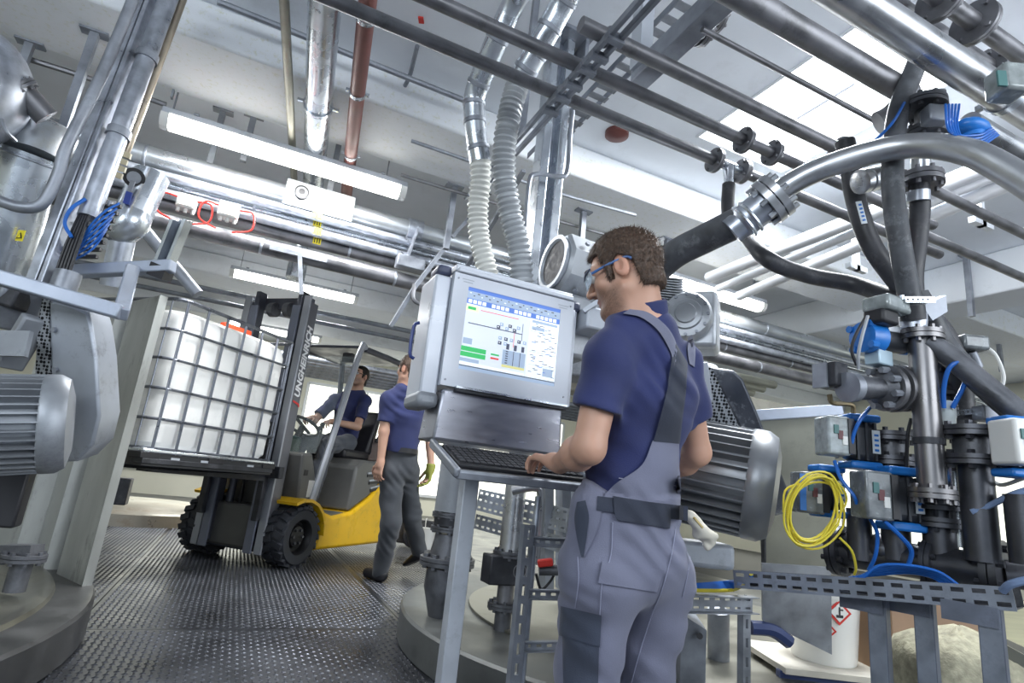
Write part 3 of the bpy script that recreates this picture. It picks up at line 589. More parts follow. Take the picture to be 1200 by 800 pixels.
G().bar(P(2, 380, d=2.4), P(30, 330, d=2.4), .16, .14).make('housing_body', galvd, t, bev=.015); G().bar(P(8, 430, d=2.3), P(44, 372, d=2.3), .1, .05).make('housing_web', greyp, t, bev=.01); G().bar(P(-5, 402, d=2.2), P(34, 403, d=2.2), .02, .1).make('housing_lip', greyp, t)
G().bar(P(0, 345, d=2.35), P(28, 352, d=2.35), .09).make('housing_cover', dark, t, bev=.01)
tag(G().box(P(8, 580, d=2.3), (.13, .1, .24)).make('terminal_box', black, bev=.01), 'black box under the left finned motor', 'box')
b = P(17, 690, Z=pz+.045); t = thing('pipe_stub', 'short flanged pipe stub on the left plinth lid', 'pipe', b)
G().cyl(b-Z1*.01, b+Z1*.16, .042).make('tube', iron, t); flange(b+Z1*.13, Z1, .085, t, mat=iron); G().bar(b+Z1*.16-RT*.1, b+Z1*.16+RT*.05, .08, .05).make('lug', iron, t)
# ================================================================ FAR ROUND PLINTH BEHIND THE TANK
q = P(165, 618, Z=0)
t = thing('machine_plinth', 'pale round plinth partly hidden beneath the caged white tank', 'plinth', q+V((-.3, 1.2, 0)))
G().lathe([(1.25, 0), (1.25, .13), (1.22, .15), (.95, .15), (.9, .18), (.02, .2)], q+V((-.3, 1.2, 0)), Z1, 64, False).make('plinth_disc', M('pale_stained_steel', (.42, .39, .33), .5, .35, 3, .2, dirt=(.3, .22, .15), da=.5), t)
p = P(142, 575, d=6.2); tag(G().box(p, (.16, .2, .28)).make('motor_foot', dark, bev=.01), 'small dark machine foot on the pale round plinth', 'machine')
# ================================================================ CENTRE MIXER: plinth, pipes
mc = V((2.62, 3.00, 0)); mr = 1.68; mz = .17
def ground(p): return mz+.001 if (V((p.x, p.y, 0))-mc).length < mr else 0.
t = thing('machine_plinth', 'round concrete-grey plinth with flanged pipes in front of the control screen', 'plinth', mc)
G().lathe([(mr-.01, 0), (mr, .01), (mr, mz-.012), (mr-.012, mz), (.02, mz)], mc, Z1, 120, False).make('plinth_rim', M('plinth_rim_steel', (.15, .158, .155), .55, .45, 5, .2, dirt=(.12, .12, .12), da=.5, ds=4), t)
G().lathe([(1.28, mz-.01), (1.28, mz+.012), (1.24, mz+.014), (.4, mz+.02), (.02, mz+.02)], mc, Z1, 96, False).make('lid_plate', lid.data.materials[0], t)
b = P(516, 722, Z=mz); dpt = ROW[2].dot(b-CAM); k = dpt/670
def zat(py): return (P(528-.06*(py-722)*-1*0+0, py, d=dpt)-CAM).dot(Z1)+HC
t = thing('flanged_pipe', 'thick dark flanged pipe rising from the round plinth under the control screen', 'pipe', b)
G().lathe([(14*k, -.01), (19*k, .07), (24*k, zat(690)-mz), (23*k, zat(668)-mz)], b, Z1, 28).make('pipe_elbow', iron, t)
flange(b+Z1*(zat(660)-mz), Z1, 33*k, t, t=.022, nb=10, mat=iron)
G().lathe([(23*k, zat(656)-mz), (17.5*k, zat(628)-mz)], b, Z1, 28).make('reducer', iron, t)
flange(b+Z1*(zat(622)-mz), Z1, 25*k, t, t=.014, mat=iron); G().cyl(b+Z1*(zat(618)-mz), b+Z1*(zat(607)-mz), 22*k, n=28).make('valve_ring', dark, t); flange(b+Z1*(zat(605)-mz), Z1, 25*k, t, t=.014, mat=iron)
G().cyl(b+Z1*(zat(601)-mz), b+Z1*1.25, 23*k, n=30).make('riser', greyp, t)
b = P(588, 738, Z=mz); dpt = ROW[2].dot(b-CAM); k = dpt/670
t = thing('valve_pipe', 'slim pipe with black actuator box beside the leg of the screen stand', 'pipe', b)
G().cyl(b, b+Z1*(zat(708)-mz), 10*k, n=20).make('base_tube', iron, t); flange(b+Z1*(zat(704)-mz), Z1, 20*k, t, mat=iron)
G().cyl(b+Z1*(zat(701)-mz), b+Z1*(zat(676)-mz), 10*k, n=18).make('tube', grime, t)
c = b+Z1*(zat(662)-mz); G().box(c, (.25, .12, .14)).make('actuator_box', dark, t, bev=.008); G().torus(c-V((0, .057, 0))+V((.04, 0, 0)), (0, 1, 0), .035, .004).make('dial_ring', grime, t)
flange(b+Z1*(zat(644)-mz), Z1, 20*k, t, mat=iron); G().cyl(b+Z1*(zat(641)-mz), b+Z1*1.05, 13*k, n=22).make('riser', inox, t)
G().tube([P(600, 575, d=dpt-.2), P(628, 571, d=dpt-.2), P(634, 585, d=dpt-.2), P(628, 660, d=dpt-.2)], .02, 10, 5).make('handle_pipe', inox, t)
t = thing('ball_valve', 'small ball valve with a red lever between the frame rungs', 'valve', P(640, 668, d=2.5))
G().cyl(P(632, 668, d=2.5), P(655, 668, d=2.5), .022).make('valve_body', iron, t); G().bar(P(630, 660, d=2.48), P(648, 658, d=2.48), .05, .03).make('lever', redp, t, bev=.006)
p = P(635, 690, d=2.6); tag(G().tube([P(628, 672, d=2.5), P(634, 690, d=2.5), P(644, 682, d=2.52), P(650, 672, d=2.5)], .006, 6, 5).make('thin_hose', black), 'thin black cable below the red valve lever', 'cable')
# perforated trays further back, between plinth pipe and frame
g0, g1 = P(560, 585, d=3.3), P(665, 610, d=2.9)
t = thing('cable_tray', 'perforated bluish cable tray low behind the screen stand', 'cable tray', g0.lerp(g1, .5)); slotted(g0, g1, Z1, .12, rows=3, pitch=.04, sl=.022).make('tray_side', galv, t); slotted(g0-Z1*.12, g1-Z1*.12, Z1, .08, rows=2, pitch=.04, sl=.022).make('tray_side', galv, t)
for i, x in enumerate((640, 660, 678)): tag(G().bar(P(x, 560, d=3.0), P(x, 690, d=3.0), .08, .05).make('upright_board', lgrey), ('leftmost', 'middle', 'rightmost')[i]+' pale upright panel behind the rungs of the slotted frame', 'panel')
# ================================================================ CONTROL SCREEN STAND
YT = 2.07; TL, TR_, BL_, BR_ = P(533, 320, Y=YT), P(672, 355, Y=YT), P(513, 450, Y=YT), P(660, 472, Y=YT)
x0, x1 = TL.x, TR_.x; zt, zb = TL.z+.005, BL_.z; wx, hz_ = x1-x0, zt-zb
pw = M('panel_white', (.56, .59, .65), .15, .38, 4, .05); cap = M('corner_cap_blue_grey', (.06, .07, .12), 0, .45)
t = thing('control_terminal', 'white industrial control screen with sloped keyboard housing on a square leg', 'control panel', (x0+wx/2, YT, 0))
G().box(((x0+x1)/2, YT+.085, (zt+zb)/2), (wx, .13, hz_)).make('housing', pw, t, bev=.008)
g = G(); sx0, sx1, sz0, sz1 = x0+wx*.115, x0+wx*.885, zb+hz_*.16, zt-hz_*.105
for a in ((x0, zb, sx0, zt), (sx1, zb, x1, zt), (sx0, zb, sx1, sz0), (sx0, sz1, sx1, zt)): g.box(((a[0]+a[2])/2, YT+.008, (a[1]+a[3])/2), (a[2]-a[0], .03, a[3]-a[1]))
g.make('bezel', pw, t)
G().box((x0+wx/2, YT-.004, zt+.012), (wx*.96, .03, .02)).make('top_strip', pw, t, bev=.004); G().box((x0+wx/2, YT+.05, zt+.025), (wx*.98, .1, .03)).make('top_rail', pw, t, bev=.005)
G().box((x0-.035, YT+.12, (zt+zb)/2-.03), (.07, .2, hz_+.03)).make('side_housing', pw, t, bev=.01); G().box((x0-.035, YT+.11, zb-.06), (.085, .21, .06)).make('lower_corner_cap', greyp, t, bev=.02)
G().box((x0-.03, YT+.09, zt+.012), (.06, .12, .045)).make('corner_cap', cap, t, bev=.015); G().box((x1+.03, YT+.09, zt-.0), (.06, .12, .05)).make('corner_cap', cap, t, bev=.015)
for k in range(2): G().box((x1+.014+.02*k, YT+.06+.02*k, (zt+zb)/2-.01), (.018, .09, hz_-.03)).make('side_strip', pw, t, bev=.004)
G().tube([(x0-.08, YT+.13, zt-.2), (x0-.1, YT+.13, zt-.22), (x0-.1, YT+.13, zt-.33), (x0-.08, YT+.13, zt-.35)], .007, 8, 3).make('side_handle', M('dark_blue_plastic', (.03, .05, .2), 0, .4), t)
for a in ((.03, .95), (.97, .95), (.03, .05), (.97, .08)): G().cyl((x0+wx*a[0], YT-.01, zb+hz_*a[1]), (x0+wx*a[0], YT-.005, zb+hz_*a[1]), .004, n=8).make('screw', galvd, t)
for q, (u, v) in enumerate(((.07, .955), (.87, .94))): 
    for j in range(2): G().box((x0+wx*u+.02, YT-.0075, zb+hz_*v-.011*j), (.05-.01*j, .001, .0035)).make('maker_lettering', M('faded_print', (.4, .43, .48), 0, .5), t)
E_ = lambda n, c, e=.55: M('display_'+n, c, 0, .5, emit=e)
scr = G().box(((sx0+sx1)/2, YT+.0, (sz0+sz1)/2), (sx1-sx0, .008, sz1-sz0)).make('display', E_('grey', (.60, .65, .72)), t)
sw_, sh_ = sx1-sx0, sz1-sz0
def ui(u0, v0, u1, v1, m, lay=1): G().box((sx0+sw_*(u0+u1)/2, YT-.004-.0006*lay, sz1-sh_*(v0+v1)/2), (sw_*abs(u1-u0), .0006, sh_*abs(v1-v0))).make('display_field', m, scr, sm=0)
c_blue, c_dk, c_lt, c_wh, c_gn, c_rd, c_gy, c_mid = E_('blue', (.08, .17, .5)), E_('dark', (.05, .06, .1)), E_('light', (.72, .76, .8)), E_('white', (.85, .87, .86)), E_('green', (.04, .42, .12)), E_('red', (.6, .06, .06)), E_('mid', (.42, .47, .55)), E_('steel', (.3, .38, .5))
ui(0, 0, 1, .045, c_blue); ui(0, .045, 1, .135, c_mid); ui(0, .135, 1, .2, c_blue)
for i in range(20):
    if i not in (4, 9, 14): ui(.015+i*.048, .145, .052+i*.048, .19, c_lt, 2)
for i in range(24): ui(.02+i*.04, .06+.03*(i % 2), .02+i*.04+rnd.uniform(.012, .03), .072+.03*(i % 2), c_dk if i % 3 else c_lt, 2)
ui(.0, .215, .13, .29, E_('cream', (.7, .72, .5)), 2); ui(.02, .235, .1, .27, c_gn, 3)
ui(.68, .2, 1, .94, c_lt, 1); ui(.7, .22, .98, .25, c_mid, 2); ui(.7, .3, .84, .34, c_mid, 2); ui(.86, .8, .97, .9, c_mid, 2); ui(.15, .25, .55, .257, c_rd, 2)
ui(.04, .43, .6, .44, c_dk, 2)
for i, (u, v) in enumerate(((.36, .37), (.45, .37), (.54, .37), (.33, .41), (.42, .41), (.5, .41), (.36, .54), (.42, .54), (.48, .54), (.56, .54), (.62, .54), (.36, .6), (.42, .6))): ui(u, v-.022, u+.035, v+.018, c_dk if i % 2 else c_mid, 3); ui(u+.008, v-.01, u+.02, v+.002, c_lt, 4)
for u in (.45, .53, .61): ui(u, .59, u+.03, .66, c_dk, 3)
ui(.42, .67, .66, .86, c_steel if False else c_mid, 2); ui(.42, .85, .66, .88, E_('yellow', (.6, .58, .25)), 3)
for j in range(6): ui(.45, .68+.028*j, .475, .692+.028*j, c_dk, 3)
for u in (.53, .6): ui(u, .67, u+.006, .85, c_dk, 3)
ui(.6, .3, .605, .52, c_dk, 2); ui(.52, .44, .524, .62, c_rd, 2)
ui(.0, .72, .25, .775, c_gn, 2); ui(.0, .785, .25, .84, c_gn, 2); ui(.0, .86, .19, .9, c_mid, 2); ui(.01, .62, .1, .69, c_mid, 2); ui(.3, .745, .385, .765, c_gn, 2); ui(.3, .79, .385, .812, c_rd, 2)
ui(.0, .915, .66, .935, c_wh, 2); ui(0, .945, 1, .957, c_dk, 2); ui(.0, .957, 1, 1, c_mid, 2)
for i in range(44): u, v = .7+.27*rnd.random(), (.26+.65*(i/44)); ui(u, v, min(.99, u+rnd.uniform(.02, .06)), v+.007, c_dk if i % 4 else c_blue, 3)
for v in (.36, .62, .78): ui(.69, v, .99, v+.004, c_mid, 3)
# keyboard housing below the screen
kz1, kz0 = zb-.01, P(512, 515, Y=YT).z; steel = M('brushed_steel', (.4, .41, .46), .8, .36, 10, .1, stretch=(1, 1, 4))
G().hexa([V(q) for q in ((x0+.0, YT-.0, kz0), (x1-.0, YT-.0, kz0), (x1, YT+.2, kz0), (x0, YT+.2, kz0), (x0+.015, YT-.005, kz1), (x1-.015, YT-.005, kz1), (x1-.015, YT+.2, kz1), (x0+.015, YT+.2, kz1))]).make('keyboard_housing', steel, t, bev=.01)
G().box((x0+wx*.54, YT-.02, kz1-.004), (wx*.88, .03, .014)).make('latch_strip', dark, t, bev=.003); G().box((x0+wx*.54, YT-.022, kz1+.007), (wx*.88, .034, .008)).make('strip_edge', bright, t)
kf = P(535, 551, Y=YT-.29); kbk = V((kf.x, YT-.0, kz0-.012)); ks = (V((0, kf.y, kf.z))-V((0, kbk.y, kbk.z))); kl = ks.length; ks.normalize(); kx = V((1, 0, 0)); kn = kx.cross(-ks)*1.; kn = kn if kn.z > 0 else -kn
kc = V(((x0+x1)/2, kbk.y, kbk.z))
G().box(kc+ks*(kl/2)-kn*.012, (wx*.98, kl, .016), (kx, ks, kn)).make('keyboard_tray', grime, t, bev=.004)
G().box(kc+ks*kl-kn*.012, (wx*.98, .02, .03), (kx, ks, kn)).make('tray_front_edge', galvd, t, bev=.006)
for sx in (-1, 1): G().box(kc+kx*(sx*wx*.49)+ks*(kl*.5)-kn*.004, (.022, kl+.03, .034), (kx, ks, kn)).make('tray_side_cheek', galvd, t, bev=.008)
kb = G().box(kc+ks*(kl*.5)+kn*.003, (wx*.9, kl*.72, .014), (kx, ks, kn)).make('keyboard', black, t, bev=.004)
g = G()
for r in range(6):
    for c in range(19): g.box(kc+kx*((c-9)*.0255)+ks*(kl*.5+(r-2.5)*.031)+kn*.012, (.021, .025, .008), (kx, ks, kn))
g.make('keys', M('key_black', (.035, .035, .04), 0, .5), kb, sm=0)
lx, ly = P(569, 560, d=2.0).x, YT+.02
G().box((lx+.015, ly, (kz0-.045)/2), (.06, .06, kz0-.045)).make('square_leg', lgrey, t, bev=.004); G().box((lx+.015, ly, .008), (.16, .16, .016)).make('foot_plate', lgrey, t)
G().bar((lx, ly, kz0-.04), (x1-.05, ly, kz0-.04), .05, .03).make('cross_beam', lgrey, t)
# slotted frame behind the near worker
f0 = P(613, 700, d=1.98); fx0, fy = f0.x, f0.y; fz1 = P(622, 616, d=1.98).z; fx1 = P(875, 720, Y=fy).x
t = thing('profile_rack', 'rack of slotted grey profiles with rungs behind the legs of the near worker', 'frame', (fx0, fy, 0))
for x, h in ((fx0, fz1), (fx0+.62*(fx1-fx0), P(790, 715, Y=fy).z), (fx1, P(872, 698, Y=fy).z)):
    slotted((x, fy, ground(V((x, fy, 0)))), (x, fy, h), (1, 0, 0), .042, .004, .06, .036, sw=.014, edge=.03).make('slotted_upright', galvd, t)
for py in (636, 697, 757):
    z = P(655, py, Y=fy).z; slotted((fx0+.02, fy+.01, z), (fx0+.62*(fx1-fx0), fy+.01, z), Z1, .034, .004, .04, .022, sw=.01, edge=.02).make('rung', galvd, t)
G().cyl((fx0+.04, fy+.03, 0), (fx0+.04, fy+.03, fz1+.1), .012, n=10).make('round_upright', galv, t)
z = P(835, 706, Y=fy).z; slotted((fx0+.6*(fx1-fx0), fy-.01, z), (fx1+.02, fy-.01, z), Z1, .065, .004, .05, .03, rows=2, sw=.008, edge=.04).make('tray_side', galvd, t)
for k in range(5): tag(G().tube([(fx0+.7*(fx1-fx0), fy+.02+.006*k, z+.04+.003*k), (fx1-.05, fy+.02+.006*k, z+.05+.006*k), P(880, 672+2*k, d=2.0)], .008, 6, 5).make('tray_cable', bluet if k else yellt), (('', 'first', 'second', 'third', 'fourth')[k]+' blue cable behind the yellow one in the tray by the near worker' if k else 'yellow cable on top of the blue ones behind the near worker'), 'cable', 'blue tray cables' if k else None)
t = thing('steel_cover', 'galvanised bent cover with a round hole, low behind the near worker', 'cover', P(822, 790, d=2.25))
G().prism([P(800, 720, d=2.3), P(828, 738, d=2.3), P(826, 830, d=2.3), P(795, 830, d=2.3)], FW*.2).make('cover_sheet', galvd, t); G().cyl(P(820, 745, d=2.29), P(820, 745, d=2.27), .012, n=14).make('hole_ring', black, t)
tag(G().cyl(P(842, 830, d=2.7), P(842, 715, d=2.7), .05, n=16).make('thick_post', galvd), 'thick grey post behind the bent cover', 'post')
# ================================================================ CENTRE MIXER DRIVE
cast = M('grey_cast_aluminium', (.43, .45, .48), .55, .42, 7, .12, dirt=(.2, .2, .2), da=.4)
ax = (-RTh*.9-FWh*.42+Z1*.05).normalized(); c = P(668, 314, d=2.75)
t = thing('drive_motor', 'grey drive with octagonal casing and round fan grille beside the head of the near worker', 'motor', c-Z1*.2)
G().lathe([(.135, -.1), (.155, -.08), (.155, .06), (.14, .075)], c, ax, 8, up=(0, .2, 1)).make('octagon_casing', cast, t, bev=.008)
G().lathe([(.12, .07), (.135, .1), (.115, .1), (.105, .085)], c, ax, 28, False).make('fan_ring', lgrey, t); G().cyl(c+ax*.05, c+ax*.088, .108, n=28).make('fan_grille', M('fan_dark', (.04, .04, .045), .4, .6, 40, .8), t)
for q in range(4): an = q*1.57+.5; a_, u_, w_ = basis(ax); p = c+(u_*math.cos(an)+w_*math.sin(an))*.155; G().cyl(p, p+(u_*math.cos(an)+w_*math.sin(an))*.012, .012, n=8).make('bolt', galvd, t)
for k in range(9): z = .1-.025*k; G().box(c-ax*.3+Z1*z, (.36, .22, .006), (ax, ax.cross(Z1), Z1)).make('cooling_fin', cast, t)
G().cyl(c-ax*.1, c-ax*.5, .09, n=20).make('motor_core', cast, t)
G().box(c-ax*.02-Z1*.3, (.16, .16, .3)).make('gear_neck', cast, t, bev=.02)
c = P(804, 368, d=2.65); ax = (CAM-c); ax.z = 0; ax = (ax.normalized()-RTh*.15).normalized()
t = thing('gearbox', 'grey gearbox with a round bolted cover behind the neck of the near worker', 'gearbox', c-Z1*.12)
G().lathe([(.115, -.12), (.115, -.015), (.105, 0), (.075, .004), (.07, .016), (.05, .018), (.045, .026), (.005, .026)], c, ax, 36).make('round_cover', cast, t)
for q in range(12): an = q*math.pi/6; a_, u_, w_ = basis(ax); p = c+(u_*math.cos(an)+w_*math.sin(an))*.098; G().cyl(p-ax*.01, p+ax*.012, .008, n=6).make('bolt', galvd, t)
G().box(c-ax*.16+V((0, 0, 0)), (.26, .2, .28), (ax.cross(Z1), ax, Z1)).make('gear_case', cast, t, bev=.02)
for k in range(11): G().box(c-ax*.16-ax.cross(Z1)*-.0+Z1*(.19-.013*k)-RTh*.22, (.3, .2, .005), (RTh, FWh, Z1)).make('cooling_fin', cast, t)
tag(G().bar(P(684, 365, d=2.5), P(704, 352, d=2.5), .03, .02).make('bracket_arm', lgrey), 'pale bracket arm pointing up beside the right corner of the screen', 'bracket')
tag(G().box(P(692, 380, d=2.6), (.16, .2, .1)).make('junction_box', lgrey, bev=.01), 'pale housing between the screen and the near worker', 'box')
t = thing('mixer_machine', 'grey mixer body standing on the round plinth behind the near worker', 'machine', P(735, 700, d=2.85)*1)
mb = P(742, 470, d=2.95); G().box((mb.x, mb.y, .85), (.34, .34, 1.36)).make('body_column', greyp, t, bev=.02); G().box((mb.x+.1, mb.y-.02, 1.5), (.6, .36, .2)).make('head_block', cast, t, bev=.03); G().bar((cx-.08, cy, 1.46), (mb.x-.2, mb.y, 1.46), .2, .08).make('column_arm', greyp, t, bev=.01)
# big finned motor with guard, right of the near worker
motor('big_finned_motor', 'big light grey finned motor right of the near worker', P(833, 556, d=2.36), RTh*.86+V((0, 0, -.12))-FWh*.35, .212, .45, M('light_motor_grey', (.25, .262, .28), .5, .4, 6, .15, dirt=(.2, .2, .22), da=.35), nf=32, strap=.0)
gd = 2.5
t = thing('big_belt_guard', 'steep dark steel belt guard with perforated side above the big finned motor', 'guard', P(900, 607, d=gd))
G().prism([P(x, y, d=gd) for x, y in ((832, 431), (860, 434), (871, 444), (886, 478), (928, 584), (926, 602), (898, 607), (884, 560), (869, 506))], FW*.16+RT*.02).make('guard_shell', M('oily_steel', (.07, .075, .09), .65, .35, 5, .5, dirt=(.5, .52, .55), da=.5, ds=9), t, bev=.012)
G().prism([P(x, y, d=gd-.006) for x, y in ((824, 429), (834, 431), (869, 506), (872, 516), (850, 502), (826, 494))], FW*.14).make('guard_mesh', perf, t)
tag(G().bar(P(820, 425, d=2.3), P(826, 470, d=2.3), .03, .06).make('guard_bracket', lgrey, bev=.004), 'pale bracket at the top of the dark belt guard', 'bracket')
p = P(820, 648, d=2.4); tag(G().box(p, (.24, .16, .1), (RTh, FWh, Z1)).make('motor_foot', lgrey, bev=.02), 'pale motor foot under the big finned motor', 'machine')
plate_m = M('stained_steel_plate', (.27, .27, .225), .45, .45, 3, .2, dirt=(.18, .18, .16), da=.6, ds=4)
t = thing('plate_screen', 'stained upright steel plate between the big guard and the valve actuators', 'plate', P(935, 700, d=2.3))
G().prism([P(x, y, d=2.68) for x, y in ((880, 490), (978, 486), (980, 670), (895, 672))], FW*.012).make('upper_plate', plate_m, t)
G().prism([P(x, y, d=2.5) for x, y in ((893, 660), (974, 665), (975, 767), (894, 727))], FW*.012).make('lower_plate', galvd, t)
G().bar(P(884, 487, d=2.6), P(986, 480, d=2.6), .035, .05).make('top_bar', blue_grey, t, bev=.004); G().bar(P(894, 520, d=2.65), P(895, 668, d=2.65), .02, .01).make('joint_strip', dark, t)
# ================================================================ RIGHT SIDE: OVERHEAD PIPES AND HOSES
def run(name, label, pa, da, pb, db, r, mat, ext=(.0, .6), fl=(), clamps=(), cat='pipe', **k):
    a, b = P(*pa, d=da), P(*pb, d=db); d = b-a
    return pipe(name, label, [a-d*ext[0], b+d*ext[1]], r, mat, cat, flanges=[(a.lerp(b, q), d) for q in fl], clamps=[(a.lerp(b, q), d) for q in clamps], n=24, **k)
def xrun(name, label, pa, pb, d, r, mat, ext=(1., 2.6), **k):    # level run along the hall
    m = P((pa[0]+pb[0])/2, (pa[1]+pb[1])/2, d=d); a = P(*pa, Z=m.z); b = P(*pb, Z=m.z); y = m.y
    xa, xb_ = P(*pa, Y=y).x, P(*pb, Y=y).x; L = xb_-xa; fl = k.pop('fl', ()); cl = k.pop('clamps', ()); elb = k.pop('elbow', None)
    pts = [V((xa-ext[0], y, m.z)), V((xb_+ext[1], y, m.z))]
    return pipe(name, label, pts, r, mat, 'pipe', flanges=[((xa+L*q, y, m.z), (1, 0, 0)) for q in fl], clamps=[((xa+L*q, y, m.z), (1, 0, 0)) for q in cl], n=26, **k), V((xb_, y, m.z))
xrun('large_pipe', 'widest bright stainless pipe crossing the upper right corner, held by a strap', (995, 0), (1200, 126), 1.72, .05, inox, clamps=(.86,))
t, e = xrun('large_pipe', 'dark stainless pipe ending in an elbow at the edge of the rooflight', (872, 0), (1056, 104), 1.9, .041, grime, ext=(1., 0))
tag(G().tube([e, e+V((.03, .0, 0)), e+V((.05, .025, -.02)), e+V((.045, .07, -.05)), e+V((.02, .1, -.07))], .044, 20, 5).make('pipe_elbow', grime), 'dark rounded elbow at the end of the dark stainless pipe by the rooflight', 'pipe')
xrun('large_pipe', 'grey pipe with ribbed weld behind the widest stainless pipe', (1012, -8), (1158, 78), 2.05, .04, grime, fl=(.98,), ext=(1, 0), fr=.075)
xrun('flanged_run', 'flanged pipe in the extreme upper right corner', (1096, 0), (1200, 62), 1.95, .029, grime, fl=(.06, .42), fr=.075)
xrun('large_pipe', 'second stainless pipe half hidden under the widest one at the right edge', (1135, 142), (1200, 184), 1.8, .034, inox, ext=(0, 2.6))
xrun('thin_pipe', 'thin dark pipe running across the bright rooflight', (835, 42), (1040, 148), 2.3, .011, grime, ext=(.05, .05))
t = thing('flange_pair', 'pair of dark round flanges hanging at the top beside the grey channel', 'flange', P(830, 40, d=2.2))
for (x, y) in ((838, 20), (822, 36)): flange(P(x, y, d=2.2), V((1, 0, .25)), .058, t)
G().cyl(P(846, 12, d=2.2), P(812, 46, d=2.2), .03).make('tube', grime, t)
# the big curved pipe with hose
pts = [P(905, 233, d=2.0), P(925, 217, d=1.98), P(955, 201, d=1.95), P(1000, 185, d=1.9), P(1050, 173, d=1.84), P(1095, 171, d=1.76), P(1140, 180, d=1.67), P(1180, 200, d=1.6), P(1225, 228, d=1.52), P(1290, 268, d=1.4), P(1370, 330, d=1.25)]
t = thing('curved_pipe', 'big arched stainless pipe leading from the flanged hose to the right edge', 'pipe', pts[0])
G().tube(pts, .039, 26, 6).make('tube', inox, t); dd = pts[1]-pts[0]
flange(pts[0], dd, .085, t, t=.03, nb=8, mat=inox)
t = thing('large_hose', 'thick dusty rubber hose with steel coupling rising to the big arched pipe', 'hose', P(745, 325, d=2.3))
dd.normalize(); hp = pts[0]-dd*.03
G().lathe([(.058, 0), (.058, .09), (.05, .1), (.05, .14)], hp-dd*.0, -dd, 26).make('coupling', galv, t)
for q in (.06, .085): G().torus(hp-dd*q, dd, .06, .007, 26, 6).make('hose_clamp', bright, t)
G().tube([hp-dd*.08, P(862, 262, d=2.08), P(825, 280, d=2.18), P(788, 300, d=2.28), P(752, 335, d=2.42)], .056, 24, 5).make('hose_tube', dhose, t)
# manifold hoses
hd = lambda x: 2.05-(x-940)*.0018
def hp_(*q): return [P(x, y, d=d) for x, y, d in q]
t = thing('labelled_hose', 'black hose with a pale label, curving down behind the grey hose', 'hose', P(1095, 390, d=1.9))
G().tube(hp_((990, 166, 2.13), (996, 192, 2.11), (1003, 235, 2.08), (1020, 285, 2.05), (1048, 325, 2.02), (1080, 362, 1.98), (1105, 390, 1.95), (1122, 430, 1.93), (1128, 470, 1.92), (1130, 500, 1.9)), .034, 18, 6).make('hose_tube', rubber, t)
lm = M('label_paper', (.6, .65, .68), 0, .5)
for a, b in (((1006, 236, 2.045), (1013, 262, 2.03)), ((1119, 412, 1.89), (1123, 430, 1.89))):
    p, q = P(a[0], a[1], d=a[2]), P(b[0], b[1], d=b[2]); G().bar(p, q, .02, .004, up=FW).make('hose_label', lm, t)
    for k in range(5): G().bar(p.lerp(q, .12+.17*k)-FW*.004, p.lerp(q, .2+.17*k)-FW*.004, .01, .002, up=FW).make('label_mark', bluep, t)
t = thing('grey_hose', 'thick grey hose dropping straight to the clamp above the blue actuator', 'hose', P(1070, 392, d=1.85))
G().tube(hp_((1082, 55, 2.06), (1068, 90, 2.0), (1053, 130, 1.95), (1046, 190, 1.9), (1048, 240, 1.87), (1057, 300, 1.85), (1066, 350, 1.85), (1068, 372, 1.85)), .033, 20, 6).make('hose_tube', dhose, t)
G().tube(hp_((1068, 358, 1.85), (1070, 375, 1.85)), .037, 20).make('hose_end', rubber, t)
p = P(1067, 352, d=1.85); slotted(p-RT*.045-FW*.04, p+RT*.05-FW*.04, Z1, .02, .003, .014, .007, sw=.006).make('clamp_strap', bright, t)
p = P(1088, 358, d=1.84); G().prism([p-RT*.02, p+RT*.06+Z1*.035, p+RT*.06-Z1*.02, p+RT*.01-Z1*.05], FW*.03).make('clamp_bracket', galvd, t)
G().lathe([(.036, 0), (.04, .03), (.04, .05)], P(1071, 386, d=1.85), Z1, 20).make('coupling', galv, t)
t = thing('black_hose', 'black hose with red print hanging below the flange behind the grey hose', 'hose', P(1068, 345, d=1.98))
G().tube(hp_((1076, 205, 2.0), (1078, 240, 2.0), (1075, 280, 2.0), (1070, 320, 1.98), (1071, 352, 1.97)), .032, 18, 6).make('hose_tube', rubber, t); G().tube(hp_((1076, 224, 1.99), (1076, 236, 1.99)), .036, 18).make('coupling', galv, t)
G().bar(P(1064, 268, d=1.96), P(1064, 284, d=1.96), .012, .006, up=FW).make('red_print', M('faded_red_print', (.3, .05, .05), 0, .5), t)
flange(P(1079, 212, d=2.0), Z1, .07, t, t=.02); G().cyl(P(1079, 140, d=2.0), P(1079, 206, d=2.0), .03, n=18).make('tube', inox, t)
t = thing('slanted_hose', 'dusty black hose slanting down from the grey hose clamp to the right edge', 'hose', P(1200, 490, d=1.7))
G().tube(hp_((1075, 345, 1.95), (1092, 375, 1.92), (1108, 405, 1.9), (1150, 450, 1.82), (1215, 505, 1.7)), .034, 20, 6).make('hose_tube', dhose, t)
t = thing('slanted_pipe', 'grimy steel branch pipe slanting from the upper flange to the right edge', 'pipe', P(1195, 490, d=1.65))
G().tube(hp_((1085, 400, 1.83), (1110, 415, 1.8), (1150, 448, 1.74), (1215, 500, 1.64)), .033, 20, 4).make('tube', iron, t)
